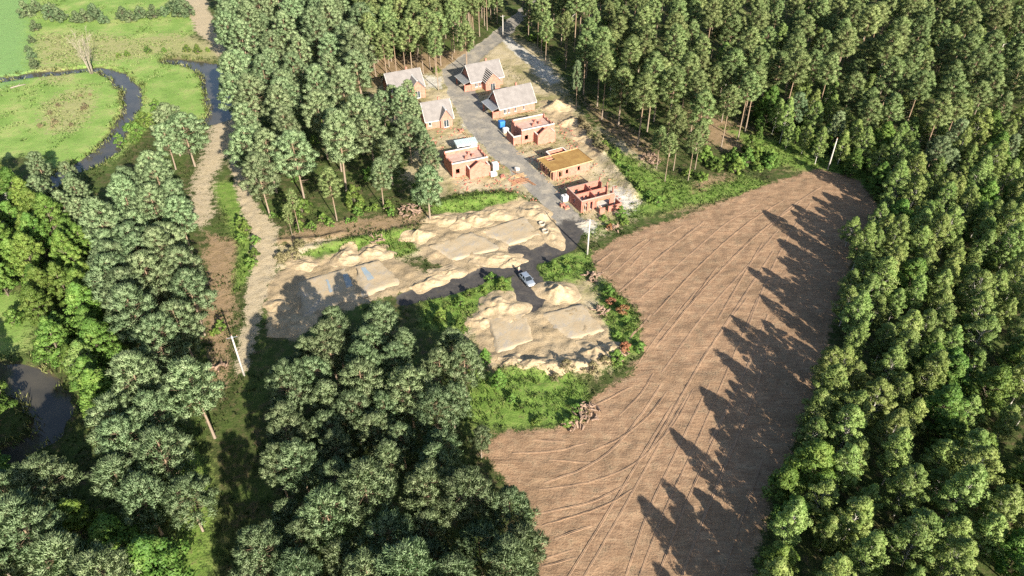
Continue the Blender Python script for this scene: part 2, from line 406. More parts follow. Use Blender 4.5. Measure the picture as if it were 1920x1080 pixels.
# ---- ground material: every zone has its own colour, mixed where zones meet
def ground_material():
    t = NT('ground_mixed'); P = t.coord('Object')
    n_big = t.noise(P, 0.12, 4); n_mid = t.noise(P, 0.7, 4, 0.6); n_fine = t.noise(P, 3.5, 3, 0.65); n_tiny = t.noise(P, 11.0, 2, 0.6)
    brk = t.math('MULTIPLY_ADD', n_fine, 0.55, t.math('MULTIPLY', n_mid, 0.55))
    brk = t.math('SUBTRACT', brk, 0.55)
    def attr(z):
        a = t.n('Attribute'); a.attribute_name = 'z_' + z; return a.outputs['Fac']
    def fac(z, lo=0.36, hi=0.64, amt=2.0):
        mr = t.n('MapRange'); mr.interpolation_type = 'SMOOTHSTEP'
        s = t.math('MULTIPLY_ADD', brk, amt, attr(z)); t.l(s, mr.inputs['Value'])
        mr.inputs['From Min'].default_value = lo; mr.inputs['From Max'].default_value = hi
        return mr.outputs['Result']
    def two(n1, a, b, c=None, lo=0.35, hi=0.65):
        st = [(lo, a), (hi, b)] if c is None else [(lo, a), ((lo + hi) / 2, b), (hi, c)]
        return t.ramp(n1, st)
    mixn = t.math('MULTIPLY_ADD', n_fine, 0.5, t.math('MULTIPLY', n_mid, 0.5))
    base = two(mixn, (0.030, 0.040, 0.014), (0.055, 0.075, 0.022), (0.10, 0.095, 0.045))
    c = t.mix(t.ramp(n_mid, [(0.5, (0, 0, 0)), (0.66, (0.8, 0.8, 0.8))]), base, two(n_fine, (0.10, 0.085, 0.045), (0.17, 0.125, 0.07)))
    c = t.mix(t.ramp(n_big, [(0.48, (0, 0, 0)), (0.62, (0.6, 0.6, 0.6))]), c, two(mixn, (0.05, 0.09, 0.02), (0.11, 0.16, 0.04)))
    c = t.mix(fac('needle'), c, two(mixn, (0.13, 0.11, 0.05), (0.255, 0.18, 0.105), (0.35, 0.265, 0.17)))
    dry = two(t.math('MULTIPLY_ADD', n_big, 0.6, t.math('MULTIPLY', mixn, 0.4)), (0.20, 0.19, 0.085), (0.36, 0.305, 0.185), (0.47, 0.405, 0.28), 0.40, 0.60)
    c = t.mix(fac('dry'), c, dry)
    c = t.mix(fac('grass'), c, two(mixn, (0.07, 0.125, 0.025), (0.13, 0.215, 0.042), (0.25, 0.30, 0.09)))
    mea = two(t.math('MULTIPLY_ADD', n_big, 0.55, t.math('MULTIPLY', mixn, 0.45)), (0.135, 0.235, 0.05), (0.195, 0.305, 0.075), (0.32, 0.355, 0.13), 0.38, 0.62)
    c = t.mix(fac('meadow'), c, mea)
    c = t.mix(fac('tawny', 0.3, 0.75), c, two(mixn, (0.16, 0.20, 0.06), (0.28, 0.29, 0.12), (0.40, 0.37, 0.20)))
    c = t.mix(fac('lawn'), c, two(mixn, (0.15, 0.27, 0.085), (0.20, 0.33, 0.115)))
    # second look at dry ground inside the meadow
    stre = t.noise(t.coord('Object', (0.25, 2.2, 1.0), (0, 0, R(-62))), 1.0, 4, 0.6)
    fld = two(t.math('MULTIPLY_ADD', stre, 0.45, t.math('MULTIPLY', mixn, 0.55)), (0.18, 0.112, 0.069), (0.29, 0.19, 0.118), (0.41, 0.288, 0.182), 0.36, 0.64)
    fld = t.mix(t.ramp(n_big, [(0.42, (0, 0, 0)), (0.64, (0.75, 0.75, 0.75))]), fld, two(n_fine, (0.17, 0.112, 0.068), (0.25, 0.17, 0.105)))
    fld = t.mix(t.ramp(n_mid, [(0.52, (0, 0, 0)), (0.68, (0.6, 0.6, 0.6))]), fld, two(n_tiny, (0.33, 0.232, 0.145), (0.46, 0.335, 0.215)))
    c = t.mix(fac('field'), c, fld)
    snd = two(t.math('MULTIPLY_ADD', n_big, 0.3, t.math('MULTIPLY', mixn, 0.7)), (0.22, 0.17, 0.10), (0.34, 0.265, 0.165), (0.42, 0.34, 0.225), 0.36, 0.62)
    snd = t.mix(fac('grass', 0.55, 0.8), snd, (0.12, 0.17, 0.05))
    c = t.mix(fac('sand'), c, snd)
    c = t.mix(fac('pale', 0.4, 0.7), c, two(n_fine, (0.36, 0.34, 0.29), (0.62, 0.60, 0.54)))
    c = t.mix(fac('track', 0.4, 0.62), c, two(mixn, (0.30, 0.245, 0.15), (0.40, 0.335, 0.225), (0.47, 0.405, 0.29)))
    road = two(mixn, (0.14, 0.133, 0.122), (0.225, 0.213, 0.19), (0.32, 0.30, 0.255))
    fresh = two(mixn, (0.042, 0.040, 0.040), (0.064, 0.061, 0.060), (0.10, 0.093, 0.085))
    road = t.mix(t.ramp(t.noise(P, 0.28, 4, 0.65), [(0.46, (0, 0, 0)), (0.62, (0.85, 0.85, 0.85))]), road, two(n_fine, (0.28, 0.25, 0.19), (0.44, 0.40, 0.33)))
    fresh = t.mix(t.ramp(t.noise(P, 0.5, 4, 0.65), [(0.54, (0, 0, 0)), (0.70, (0.45, 0.45, 0.45))]), fresh, (0.17, 0.145, 0.115))
    road = t.mix(fac('fresh', 0.3, 0.7, 1.6), road, fresh)
    c = t.mix(fac('road', 0.4, 0.6, 1.3), c, road)
    c = t.mix(t.math('MULTIPLY', fac('river', 0.05, 0.4), 0.8), c, (0.06, 0.05, 0.03))
    hs = t.n('HueSaturation'); hs.inputs['Value'].default_value = 0.9; t.l(c, hs.inputs['Color']); c = hs.outputs[0]
    t.col(c); t.rough(0.95); t.b.inputs['Specular IOR Level'].default_value = 0.1
    vor = t.n('TexVoronoi'); t.l(P, vor.inputs['Vector']); vor.inputs['Scale'].default_value = 2.2
    hgt = t.math('MULTIPLY_ADD', n_tiny, 0.35, t.math('MULTIPLY_ADD', n_fine, 0.9, t.math('MULTIPLY', vor.outputs['Distance'], 0.25)))
    hgt = t.math('MULTIPLY_ADD', stre, 0.35, hgt)
    hgt = t.math('MULTIPLY', hgt, t.math('SUBTRACT', 1.0, t.math('MULTIPLY', attr('road'), 0.8)))
    t.bump(hgt, 0.75, 0.16)
    return t.m
MG = ground_material()

# ---- split the sheet into named pieces of the setting that share their edges
def facew(a): return 0.25 * (a[:-1, :-1] + a[1:, :-1] + a[:-1, 1:] + a[1:, 1:])
lab = np.zeros((NY - 1, NX - 1), np.int8)
NAMES = ['ground', 'meadow', 'ploughed_field', 'sand_plot', 'dirt_track', 'road', 'river_bed']
for i, zs in ((1, ('meadow', 'lawn')), (2, ('field',)), (3, ('sand',)), (4, ('track',)), (5, ('road',)), (6, ('river',))):
    for z in zs: lab[facew(W[z]) > (0.5 if z != 'river' else 0.3)] = i
VID = np.arange(NY * NX).reshape(NY, NX)
ALLV = np.stack([GX, GY, GZ], -1).reshape(-1, 3)
QUADS = np.stack([VID[:-1, :-1], VID[:-1, 1:], VID[1:, 1:], VID[1:, :-1]], -1)
for i, nm in enumerate(NAMES):
    q = QUADS[lab == i]
    used = np.unique(q); remap = np.full(NY * NX, -1, np.int64); remap[used] = np.arange(len(used))
    me = mesh_np(nm, ALLV[used], remap[q], [MG], smooth=True)
    for z in ZONES:
        a = me.attributes.new('z_' + z, 'FLOAT', 'POINT'); a.data.foreach_set('value', W[z].ravel()[used].astype(np.float32))
    tag(link(nm, me), kind='structure')

# ---- river water
t = NT('river_water'); co = t.coord('Object')
t.col(t.ramp(t.noise(co, 0.25, 3), [(0.35, (0.042, 0.040, 0.033)), (0.65, (0.066, 0.060, 0.046))])); t.rough(0.15)
t.b.inputs['Specular IOR Level'].default_value = 0.35
t.bump(t.noise(co, 1.4, 3), 0.12, 0.05)
wf = facew(W['river']) > 0.02
q = QUADS[wf]; used = np.unique(q); remap = np.full(NY * NX, -1, np.int64); remap[used] = np.arange(len(used))
wv = ALLV[used].copy(); wv[:, 2] = -0.55
tag(link('river_water', mesh_np('river_water', wv, remap[q], [MAT['river_water']], smooth=True)), kind='structure')

# ---- lookup of zones for placing things
_X = np.array(xs); _Y = np.array(ys)
def zone_at(z, x, y):
    i = np.clip(np.searchsorted(_Y, y), 0, NY - 1); j = np.clip(np.searchsorted(_X, x), 0, NX - 1)
    return W[z][i, j]
def gz(x, y):
    """Height of the built ground sheet, bilinear between its grid points."""
    j = int(np.clip(np.searchsorted(_X, x) - 1, 0, NX - 2)); i = int(np.clip(np.searchsorted(_Y, y) - 1, 0, NY - 2))
    fx = (x - _X[j]) / (_X[j + 1] - _X[j]); fy = (y - _Y[i]) / (_Y[i + 1] - _Y[i])
    return float((GZ[i, j] * (1 - fx) + GZ[i, j + 1] * fx) * (1 - fy) + (GZ[i + 1, j] * (1 - fx) + GZ[i + 1, j + 1] * fx) * fy)
def g3(px, py, dz=0.0):
    p = at(px, py); return Vector((p[0], p[1], gz(p[0], p[1]) + dz))

# ---- wheel ruts and furrows of the field: real ridges of thrown-up soil on both sides of a groove
def catmull(P, step=0.5):
    P = np.array(P, float); out = []
    Q = np.vstack([2 * P[0] - P[1], P, 2 * P[-1] - P[-2]])
    for i in range(1, len(Q) - 2):
        n = max(2, int(np.linalg.norm(Q[i + 1] - Q[i]) / step))
        for k in range(n):
            s = k / n; a, b, c, d = Q[i - 1], Q[i], Q[i + 1], Q[i + 2]
            out.append(0.5 * ((2 * b) + (c - a) * s + (2 * a - 5 * b + 4 * c - d) * s * s + (3 * b - a - 3 * c + d) * s ** 3))
    out.append(Q[-2]); return np.array(out)
simple('turned_soil', (0.30, 0.205, 0.13), (0.20, 0.13, 0.085), 2.5, 0.95, bump=0.6)
FURROWS = [
 [(1112,500),(1150,470)],[(1128,512),(1172,468)],[(1140,522),(1222,448)],[(1160,548),(1240,478),(1320,415)],[(1180,470),(1212,447)],[(1182,500),(1205,474)],
 [(1200,560),(1290,480),(1360,420),(1420,385)],[(1225,590),(1320,490),(1400,420),(1470,375)],[(1230,650),(1330,530),(1420,440),(1500,380)],[(1250,440),(1280,422)],
 [(1240,700),(1320,590),(1400,500),(1460,430)],[(1262,765),(1340,640),(1400,560)],[(1300,700),(1385,570),(1450,470)],[(1210,860),(1262,770),(1330,650)],
 [(1010,918),(1110,902),(1190,868),(1260,800),(1300,730)],[(1015,962),(1110,940),(1180,905),(1130,935)][:3],[(1016,985),(1130,950),(1190,915)],
 [(1020,905),(1090,880),(1150,840),(1200,780),(1240,720)],[(1030,862),(1110,868)],[(1100,850),(1165,820),(1215,780),(1250,735)],
 [(1060,1090),(1140,960),(1200,860),(1260,760)],[(1090,1090),(1165,960),(1215,870),(1290,740)],[(1170,1090),(1215,960),(1262,860),(1330,720)],
 [(1195,1090),(1245,960),(1310,820),(1370,680),(1420,560)],[(1230,1090),(1280,960),(1345,810),(1400,690)],[(1275,1090),(1320,970),(1390,800),(1420,720),(1440,640)],
 [(1400,620),(1440,520),(1480,440),(1520,380)],[(1330,830),(1400,690),(1440,590)],[(1015,1062),(1080,1045)],[(1018,1048),(1075,1030)],[(1040,1010),(1110,985)],[(1105,765),(1165,735),(1185,725)],
 [(1440,430),(1480,390),(1540,350)],[(1300,560),(1345,500)],[(1270,590),(1305,545)],
 [(1345,600),(1380,540),(1430,455)],[(1180,640),(1220,590)],[(1190,690),(1240,620),(1280,570)],
 [(1350,1090),(1385,990),(1430,860)],[(960,850),(1040,845),(1100,830)],[(1000,825),(1060,828)],[(1160,780),(1200,740),(1225,700)],
]
fr = np.random.default_rng(5)
FIELD = bpy.data.objects['ploughed_field']
SOIL_Z = 0.015
for L in FURROWS:
    C = catmull(ats(L), 0.45)
    if len(C) < 3: continue
    T = np.gradient(C, axis=0); T /= np.linalg.norm(T, axis=1)[:, None] + 1e-9
    Nn = np.stack([-T[:, 1], T[:, 0]], 1)
    w0 = fr.uniform(0.08, 0.15); h0 = fr.uniform(0.03, 0.12)
    V = []; n = len(C)
    ph = fr.uniform(0, 99)
    fade = np.clip(np.minimum(np.arange(n), n - 1 - np.arange(n)) / 6.0, 0.05, 1)
    prof = [(-1.9, -0.12), (-1.15, 0.75), (-0.55, 0.55), (0.0, 0.02), (0.6, 0.5), (1.1, 0.6), (1.8, -0.12)]
    for j, (a, b) in enumerate(prof):
        jit = 0.6 + 0.8 * vnoise(np.arange(n) * 0.8 + ph, np.full(n, j * 3.3), 21)
        p = C + Nn * (a * w0 * (0.8 + 0.4 * vnoise(np.arange(n) * 0.6 + ph, np.full(n, j * 1.7), 4)))[:, None]
        z = np.array([gz(q[0], q[1]) for q in p]) + (b * h0 * jit * fade if b > 0 else b) + SOIL_Z
        V.append(np.column_stack([p, z]))
    V = np.stack(V, 1).reshape(-1, 3); m = len(prof)
    Fq = [[i * m + j, (i + 1) * m + j, (i + 1) * m + j + 1, i * m + j + 1] for i in range(n - 1) for j in range(m - 1)]
    link('furrow', mesh_np('furrow', V, Fq, [MAT['turned_soil']], smooth=True), FIELD)
# ================================================================== BUILDING SITE
FOOT = []   # circles kept free of trees (x, y, radius)
def unit(a): return a / (np.linalg.norm(a, axis=-1, keepdims=True) + 1e-9)
def barkmat(name, low, high, h0, h1, stripes=None):
    t = NT(name); co = t.coord('Object'); sp = t.n('SeparateXYZ'); t.l(co, sp.inputs[0])
    f = t.math('DIVIDE', t.math('SUBTRACT', sp.outputs['Z'], h0), h1 - h0)
    nz = t.noise(t.coord('Object', (6, 6, 1.5)), 1.5, 4)
    f = t.math('ADD', f, t.math('MULTIPLY', t.math('SUBTRACT', nz, 0.5), 0.8))
    c = t.ramp(f, [(0.0, low), (1.0, high)])
    c = t.mix(t.math('MULTIPLY', nz, 0.55), c, tuple(x * 0.45 for x in low))
    if stripes: c = t.mix(t.ramp(t.noise(t.coord('Object', (0.6, 0.6, 4.0)), 1.6, 3), [(0.55, (0, 0, 0)), (0.62, (1, 1, 1))]), c, stripes)
    t.col(c); t.rough(0.9); t.bump(nz, 0.6, 0.03); return t.m
barkmat('pine_bark', (0.25, 0.205, 0.16), (0.29, 0.205, 0.135), 1.0, 8.0)
barkmat('birch_bark', (0.55, 0.53, 0.48), (0.50, 0.48, 0.42), 0.0, 10.0, (0.06, 0.055, 0.05))
barkmat('grey_bark', (0.16, 0.13, 0.10), (0.24, 0.20, 0.15), 0.0, 8.0)
barkmat('dead_wood', (0.26, 0.235, 0.185), (0.31, 0.28, 0.22), 0.0, 10.0)

def brickmat(name, c0, c1, mortar):
    t = NT(name); co = t.coord('Object'); sp = t.n('SeparateXYZ'); t.l(co, sp.inputs[0])
    # courses follow the height, joints run along either wall direction
    cx = t.n('CombineXYZ'); t.l(t.math('ADD', sp.outputs['X'], sp.outputs['Y']), cx.inputs[0]); t.l(sp.outputs['Z'], cx.inputs[1])
    br = t.n('TexBrick'); t.l(cx.outputs[0], br.inputs['Vector'])
    br.inputs['Color1'].default_value = (*c0, 1); br.inputs['Color2'].default_value = (*c1, 1); br.inputs['Mortar'].default_value = (*mortar, 1)
    br.inputs['Scale'].default_value = 1.0; br.inputs['Mortar Size'].default_value = 0.012; br.inputs['Brick Width'].default_value = 0.38; br.inputs['Row Height'].default_value = 0.2
    nz = t.noise(co, 1.2, 4)
    c = t.mix(t.ramp(nz, [(0.4, (0, 0, 0)), (0.7, (0.55, 0.55, 0.55))]), br.outputs['Color'], tuple(min(1, x * 1.25 + 0.05) for x in c0))
    t.col(c); t.rough(0.9); t.bump(br.outputs['Fac'], 0.4, 0.02); return t.m
brickmat('brick', (0.37, 0.15, 0.105), (0.31, 0.112, 0.078), (0.34, 0.26, 0.22))
brickmat('red_brick', (0.34, 0.125, 0.088), (0.28, 0.09, 0.065), (0.32, 0.24, 0.2))
simple('concrete', (0.52, 0.50, 0.46), (0.38, 0.36, 0.33), 1.5, 0.9, bump=0.2)
simple('rubble', (0.42, 0.38, 0.31), (0.26, 0.23, 0.18), 3.0, 0.95, bump=0.8)
simple('deck', (0.46, 0.34, 0.29), (0.36, 0.24, 0.19), 0.9, 0.9, bump=0.2)
simple('ring_beam', (0.62, 0.58, 0.54), (0.50, 0.45, 0.41), 1.2, 0.85)
simple('plywood', (0.32, 0.205, 0.07), (0.22, 0.125, 0.042), 0.55, 0.75)
simple('timber', (0.46, 0.33, 0.19), (0.32, 0.21, 0.11), 2.0, 0.8)
simple('brown_timber', (0.34, 0.19, 0.11), (0.24, 0.125, 0.07), 2.0, 0.8)
simple('white_frame', (0.72, 0.72, 0.70), (0.62, 0.62, 0.60), 2.0, 0.5)
simple('white_sheet', (0.70, 0.71, 0.70), (0.55, 0.56, 0.55), 1.4, 0.5)
simple('blue_tarp', (0.045, 0.20, 0.50), (0.02, 0.11, 0.33), 1.6, 0.45)
simple('grey_metal', (0.40, 0.41, 0.42), (0.30, 0.31, 0.32), 2.0, 0.45, 0.6)
simple('shed_roof', (0.40, 0.47, 0.47), (0.32, 0.39, 0.40), 1.0, 0.5)
simple('dark_void', (0.05, 0.045, 0.04), (0.03, 0.03, 0.03), 1.0, 0.9)
simple('pole_concrete', (0.46, 0.445, 0.41), (0.36, 0.345, 0.315), 2.0, 0.85)
simple('porcelain', (0.35, 0.20, 0.13), (0.25, 0.14, 0.09), 2.0, 0.3)
simple('cable_black', (0.03, 0.03, 0.03), (0.02, 0.02, 0.02), 2.0, 0.6)
t = NT('roof_tiles'); co = t.coord('Object')
nz = t.noise(co, 0.7, 4); wv = t.n('TexWave'); wv.bands_direction = 'X'; wv.inputs['Scale'].default_value = 1.05; t.l(co, wv.inputs['Vector'])
t.col(t.ramp(t.math('MULTIPLY_ADD', nz, 0.7, t.math('MULTIPLY', t.noise(co, 5.0, 2), 0.3)), [(0.35, (0.145, 0.136, 0.133)), (0.65, (0.20, 0.188, 0.183))])); t.rough(0.75); t.bump(wv.outputs['Fac'], 0.5, 0.05)
t = NT('window_glass'); t.col((0.03, 0.045, 0.055)); t.rough(0.06); t.b.inputs['Specular IOR Level'].default_value = 0.7
M = MAT

def wall_run(mb, x0, x1, y0, y1, z0, z1, openings=(), axis='x'):
    """A straight wall with rectangular openings [(from, to, sill, head)] along its axis."""
    def bx(a, b, c, d):
        if b - a < 1e-3 or d - c < 1e-3: return
        if axis == 'x': mb.box(a, b, y0, y1, c, d)
        else: mb.box(x0, x1, a, b, c, d)
    s = x0 if axis == 'x' else y0; e = x1 if axis == 'x' else y1
    for a, b, lo, hi in sorted(openings):
        bx(s, a, z0, z1); bx(a, b, z0, lo); bx(a, b, hi, z1); s = b
    bx(s, e, z0, z1)
def window(parent, a, b, lo, hi, fixed, axis='x', out=-1, mull=1):
    """Frame and panes set into an opening; fixed = the wall's outer face."""
    f = MB(); p = MB(); d0 = fixed - out * 0.10; d1 = fixed - out * 0.17; w = 0.07
    def bx(mb, s, e, c, d, k0=d0, k1=d1):
        if axis == 'x': mb.box(s, e, min(k0, k1), max(k0, k1), c, d)
        else: mb.box(min(k0, k1), max(k0, k1), s, e, c, d)
    bx(f, a, a + w, lo, hi); bx(f, b - w, b, lo, hi); bx(f, a + w, b - w, lo, lo + w); bx(f, a + w, b - w, hi - w, hi)
    for i in range(1, mull + 1):
        m = a + (b - a) * i / (mull + 1); bx(f, m - 0.03, m + 0.03, lo + w, hi - w)
    fr = f.build('window', M['white_frame'], parent)
    bx(p, a + w, b - w, lo + w, hi - w, d0 - out * 0.03, d0 - out * 0.045); p.build('pane', M['window_glass'], fr)
    s = MB()
    k0, k1 = fixed + out * 0.08, fixed - out * 0.098
    bx(s, a - 0.05, b + 0.05, lo - 0.06, lo - 0.004, k0, k1); s.build('sill', M['white_frame'], fr)
TH = 0.3
def house_base(name, x, y, theta, label):
    o = empty(name, (x, y, gz(x, y)), R(theta)); tag(o, label, 'house')
    c, s = math.cos(R(theta)), math.sin(R(theta))
    for u in np.arange(-3, 14, 2.5):
        for v in (-1.5, 1.5, 4.5, 8): FOOT.append((x + u * c - v * s, y + u * s + v * c, 2.6))
    return o
def four_walls(o, L, W_, h, mat, near=(), far=(), left=(), right=(), zb=-0.5):
    """Near wall at y = 0, far at y = W, left at x = 0, right at x = L."""
    for axis, box_, ops in (('x', (0, L, 0, TH), near), ('x', (0, L, W_ - TH, W_), far)):
        m = MB(); wall_run(m, box_[0], box_[1], box_[2], box_[3], zb, h, ops, axis); m.build('wall', M[mat], o)
    for x0, ops in ((0, left), (L - TH, right)):
        m = MB(); wall_run(m, x0, x0 + TH, TH, W_ - TH, zb, h, ops, 'y'); m.build('wall', M[mat], o)
def gable(o, x0, W_, h, rise, mat, inset=0.0):
    m = MB(); m.prism([(inset, h), (W_ - inset, h), (W_ / 2, h + rise)], 'x', x0, x0 + TH); return m.build('gable', M[mat], o)
def roof_slope(name, parent, x0, x1, ye, ze, yr, zr, th=0.16, mat='roof_tiles'):
    d = Vector((0, yr - ye, zr - ze)).normalized(); n = Vector((0, -d.z, d.y)); n = n if n.z > 0 else -n
    a = [Vector((x0, ye, ze)), Vector((x1, ye, ze)), Vector((x1, yr, zr)), Vector((x0, yr, zr))]
    m = MB(); m.hexa(a, [p + n * th for p in a]); return m.build(name, M[mat], parent)
def cross_slope(name, parent, y0, y1, xe, ze, xr, zr, th=0.15, mat='roof_tiles', y1r=None):
    d = Vector((xr - xe, 0, zr - ze)).normalized(); n = Vector((-d.z, 0, d.x)); n = n if n.z > 0 else -n
    a = [Vector((xe, y0, ze)), Vector((xe, y1, ze)), Vector((xr, y1 if y1r is None else y1r, zr)), Vector((xr, y0, zr))]
    m = MB(); m.hexa(a, [p + n * th for p in a]); return m.build(name, M[mat], parent)
def porch(o, W_, roof_mat='grey_metal', h=2.5, d=2.2):
    """Low porch on the street gable: brick piers, a lean-to roof with a white edge."""
    for y in (0.45, W_ - 0.5):
        p = MB(); p.box(-d, -d + 0.35, y, y + 0.35, -0.5, h - 0.05); p.build('porch_pier', M['brick'], o)
    p = MB(); p.box(-d, 0 - 0.004, 0.15, 0.4, -0.5, 1.9); p.build('porch_wall', M['brick'], o)
    r = MB(); r.hexa([(-d - 0.3, -0.1, h), (-0.01, -0.1, h + 0.55), (-0.01, W_ + 0.1, h + 0.55), (-d - 0.3, W_ + 0.1, h)], [(-d - 0.3, -0.1, h + 0.12), (-0.01, -0.1, h + 0.67), (-0.01, W_ + 0.1, h + 0.67), (-d - 0.3, W_ + 0.1, h + 0.12)])
    pr = r.build('porch_roof', M[roof_mat], o)
    e = MB(); e.box(-d - 0.36, -d - 0.302, -0.1, W_ + 0.1, h - 0.08, h + 0.14); e.build('fascia', M['white_frame'], pr)
def finished_house(x, y, theta, label, L=10.4, W_=6.9, he=2.9, rise=3.7, wing=None, wing_w=4.6, wing_d=2.4, wing_battens=False, near=None, with_porch=True):
    o = house_base('brick_house', x, y, theta, label)
    near = near if near is not None else [(1.2, 2.2, 0.9, 2.2), (2.6, 3.2, 0.9, 2.2), (4.6, 5.2, 0.9, 2.2), (7.4, 8.0, 0.9, 2.2)]
    if wing: near = [w for w in near if w[1] < wing - 0.2 or w[0] > wing + wing_w + 0.2]
    left = [(1.0, 2.0, 0.0, 2.2), (4.2, 5.6, 0.9, 2.2)]; right = [(2.4, 4.4, 0.9, 2.2)]
    four_walls(o, L, W_, he, 'brick', near, [(2, 3.4, 0.9, 2.2), (6, 7.4, 0.9, 2.2)], left, right)
    for a, b, lo, hi in near: window(o, a, b, lo, hi, 0.0, 'x', -1, 1 if b - a > 0.8 else 0)
    for a, b, lo, hi in right: window(o, a, b, lo, hi, L, 'y', 1)
    window(o, *left[1], 0.0, 'y', -1)
    dm = MB(); dm.box(0.12, 0.18, left[0][0], left[0][1], 0.0, 2.2); dr = dm.build('door', M['brown_timber'], o)
    hm = MB(); hm.box(0.06, 0.118, left[0][1] - 0.14, left[0][1] - 0.1, 1.0, 1.12); hm.build('handle', M['grey_metal'], dr)
    gable(o, 0, W_, he, rise, 'brick', 0.15); gable(o, L - TH, W_, he, rise, 'brick', 0.15)
    rt = empty('roof'); rt.parent = o
    ov = 0.45; sl = rise / (W_ / 2); ze = he - ov * sl + 0.10; zr = he + rise + 0.10
    roof_slope('roof_slope', rt, -0.35, L + 0.35, -ov, ze, W_ / 2, zr); roof_slope('roof_slope', rt, -0.35, L + 0.35, W_ + ov, ze, W_ / 2, zr)
    rc = MB(); rc.prism([(W_ / 2 - 0.24, zr + 0.04), (W_ / 2, zr + 0.26), (W_ / 2 + 0.24, zr + 0.04)], 'x', -0.36, L + 0.36); rc.build('ridge_cap', M['roof_tiles'], rt)
    g = MB(); g.box(-0.36, L + 0.36, -ov - 0.14, -ov - 0.012, ze - 0.02, ze + 0.13); g.build('gutter', M['white_frame'], rt)
    for xx in (-0.42, L + 0.353):
        v = MB()
        for ye, yr in ((-ov, W_ / 2 - 0.003), (W_ + ov, W_ / 2 + 0.003)):
            v.hexa([(xx, ye, ze - 0.04), (xx + 0.066, ye, ze - 0.04), (xx + 0.066, yr, zr - 0.04), (xx, yr, zr - 0.04)], [(xx, ye, ze + 0.2), (xx + 0.066, ye, ze + 0.2), (xx + 0.066, yr, zr + 0.2), (xx, yr, zr + 0.2)])
        v.build('barge_board', M['white_frame'], rt)
    ch = MB(); ch.box(L * 0.62, L * 0.62 + 0.5, W_ / 2 + 0.5, W_ / 2 + 1.0, zr - 1.2, zr + 0.75); ch.build('chimney', M['brick'], rt)
    if wing:
        a, b = wing, wing + wing_w; wr = 2.5; mid = (a + b) / 2
        w = MB(); wall_run(w, a, b, -wing_d, -wing_d + TH, -0.5, he, [(mid - 0.75, mid + 0.75, 0.1, 2.25)], 'x'); w.build('wing_wall', M['brick'], o)
        for xx in (a, b - TH):
            w = MB(); w.box(xx, xx + TH, -wing_d + TH, -0.004, -0.5, he); w.build('wing_wall', M['brick'], o)
        w = MB(); w.prism([(a + 0.1, he), (b - 0.1, he), (mid, he + wr)], 'y', -wing_d, -wing_d + TH); w.build('wing_gable', M['brick'], o)
        window(o, mid - 0.75, mid + 0.75, 0.1, 2.25, -wing_d, 'x', -1, 1)
        yin = W_ / 2 * (wr / rise) + 0.05; ze2 = he - 0.3 * wr / (wing_w / 2) + 0.08
        wt = empty('wing_roof'); wt.parent = o
        if not wing_battens:
            for xe in (a - 0.3, b + 0.3): cross_slope('roof_slope', wt, -wing_d - 0.35, 0.25, xe, ze2, mid, he + wr + 0.08, 0.15, 'roof_tiles', yin)
            rc = MB(); rc.prism([(mid - 0.2, he + wr + 0.12), (mid + 0.2, he + wr + 0.12), (mid, he + wr + 0.34)], 'y', -wing_d - 0.36, yin - 0.1); rc.build('ridge_cap', M['white_frame'], wt)
        else:
            n = 7
            for sgn, xe in ((1, a - 0.3), (-1, b + 0.3)):
                for i in range(n):
                    f = (i + 0.3) / n; xx = xe + (mid - xe) * f; zz = ze2 + (he + wr + 0.08 - ze2) * f; yi = 0.25 + (yin - 0.25) * f
                    mb = MB(); mb.box(xx - 0.09, xx + 0.09, -wing_d - 0.4, yi, zz + 0.06, zz + 0.13); mb.build('batten', M['ring_beam'], wt)
                cross_slope('underlay', wt, -wing_d - 0.3, 0.25, xe, ze2 - 0.05, mid, he + wr + 0.03, 0.05, 'dark_void', yin)
    if with_porch: porch(o, W_)
    return o
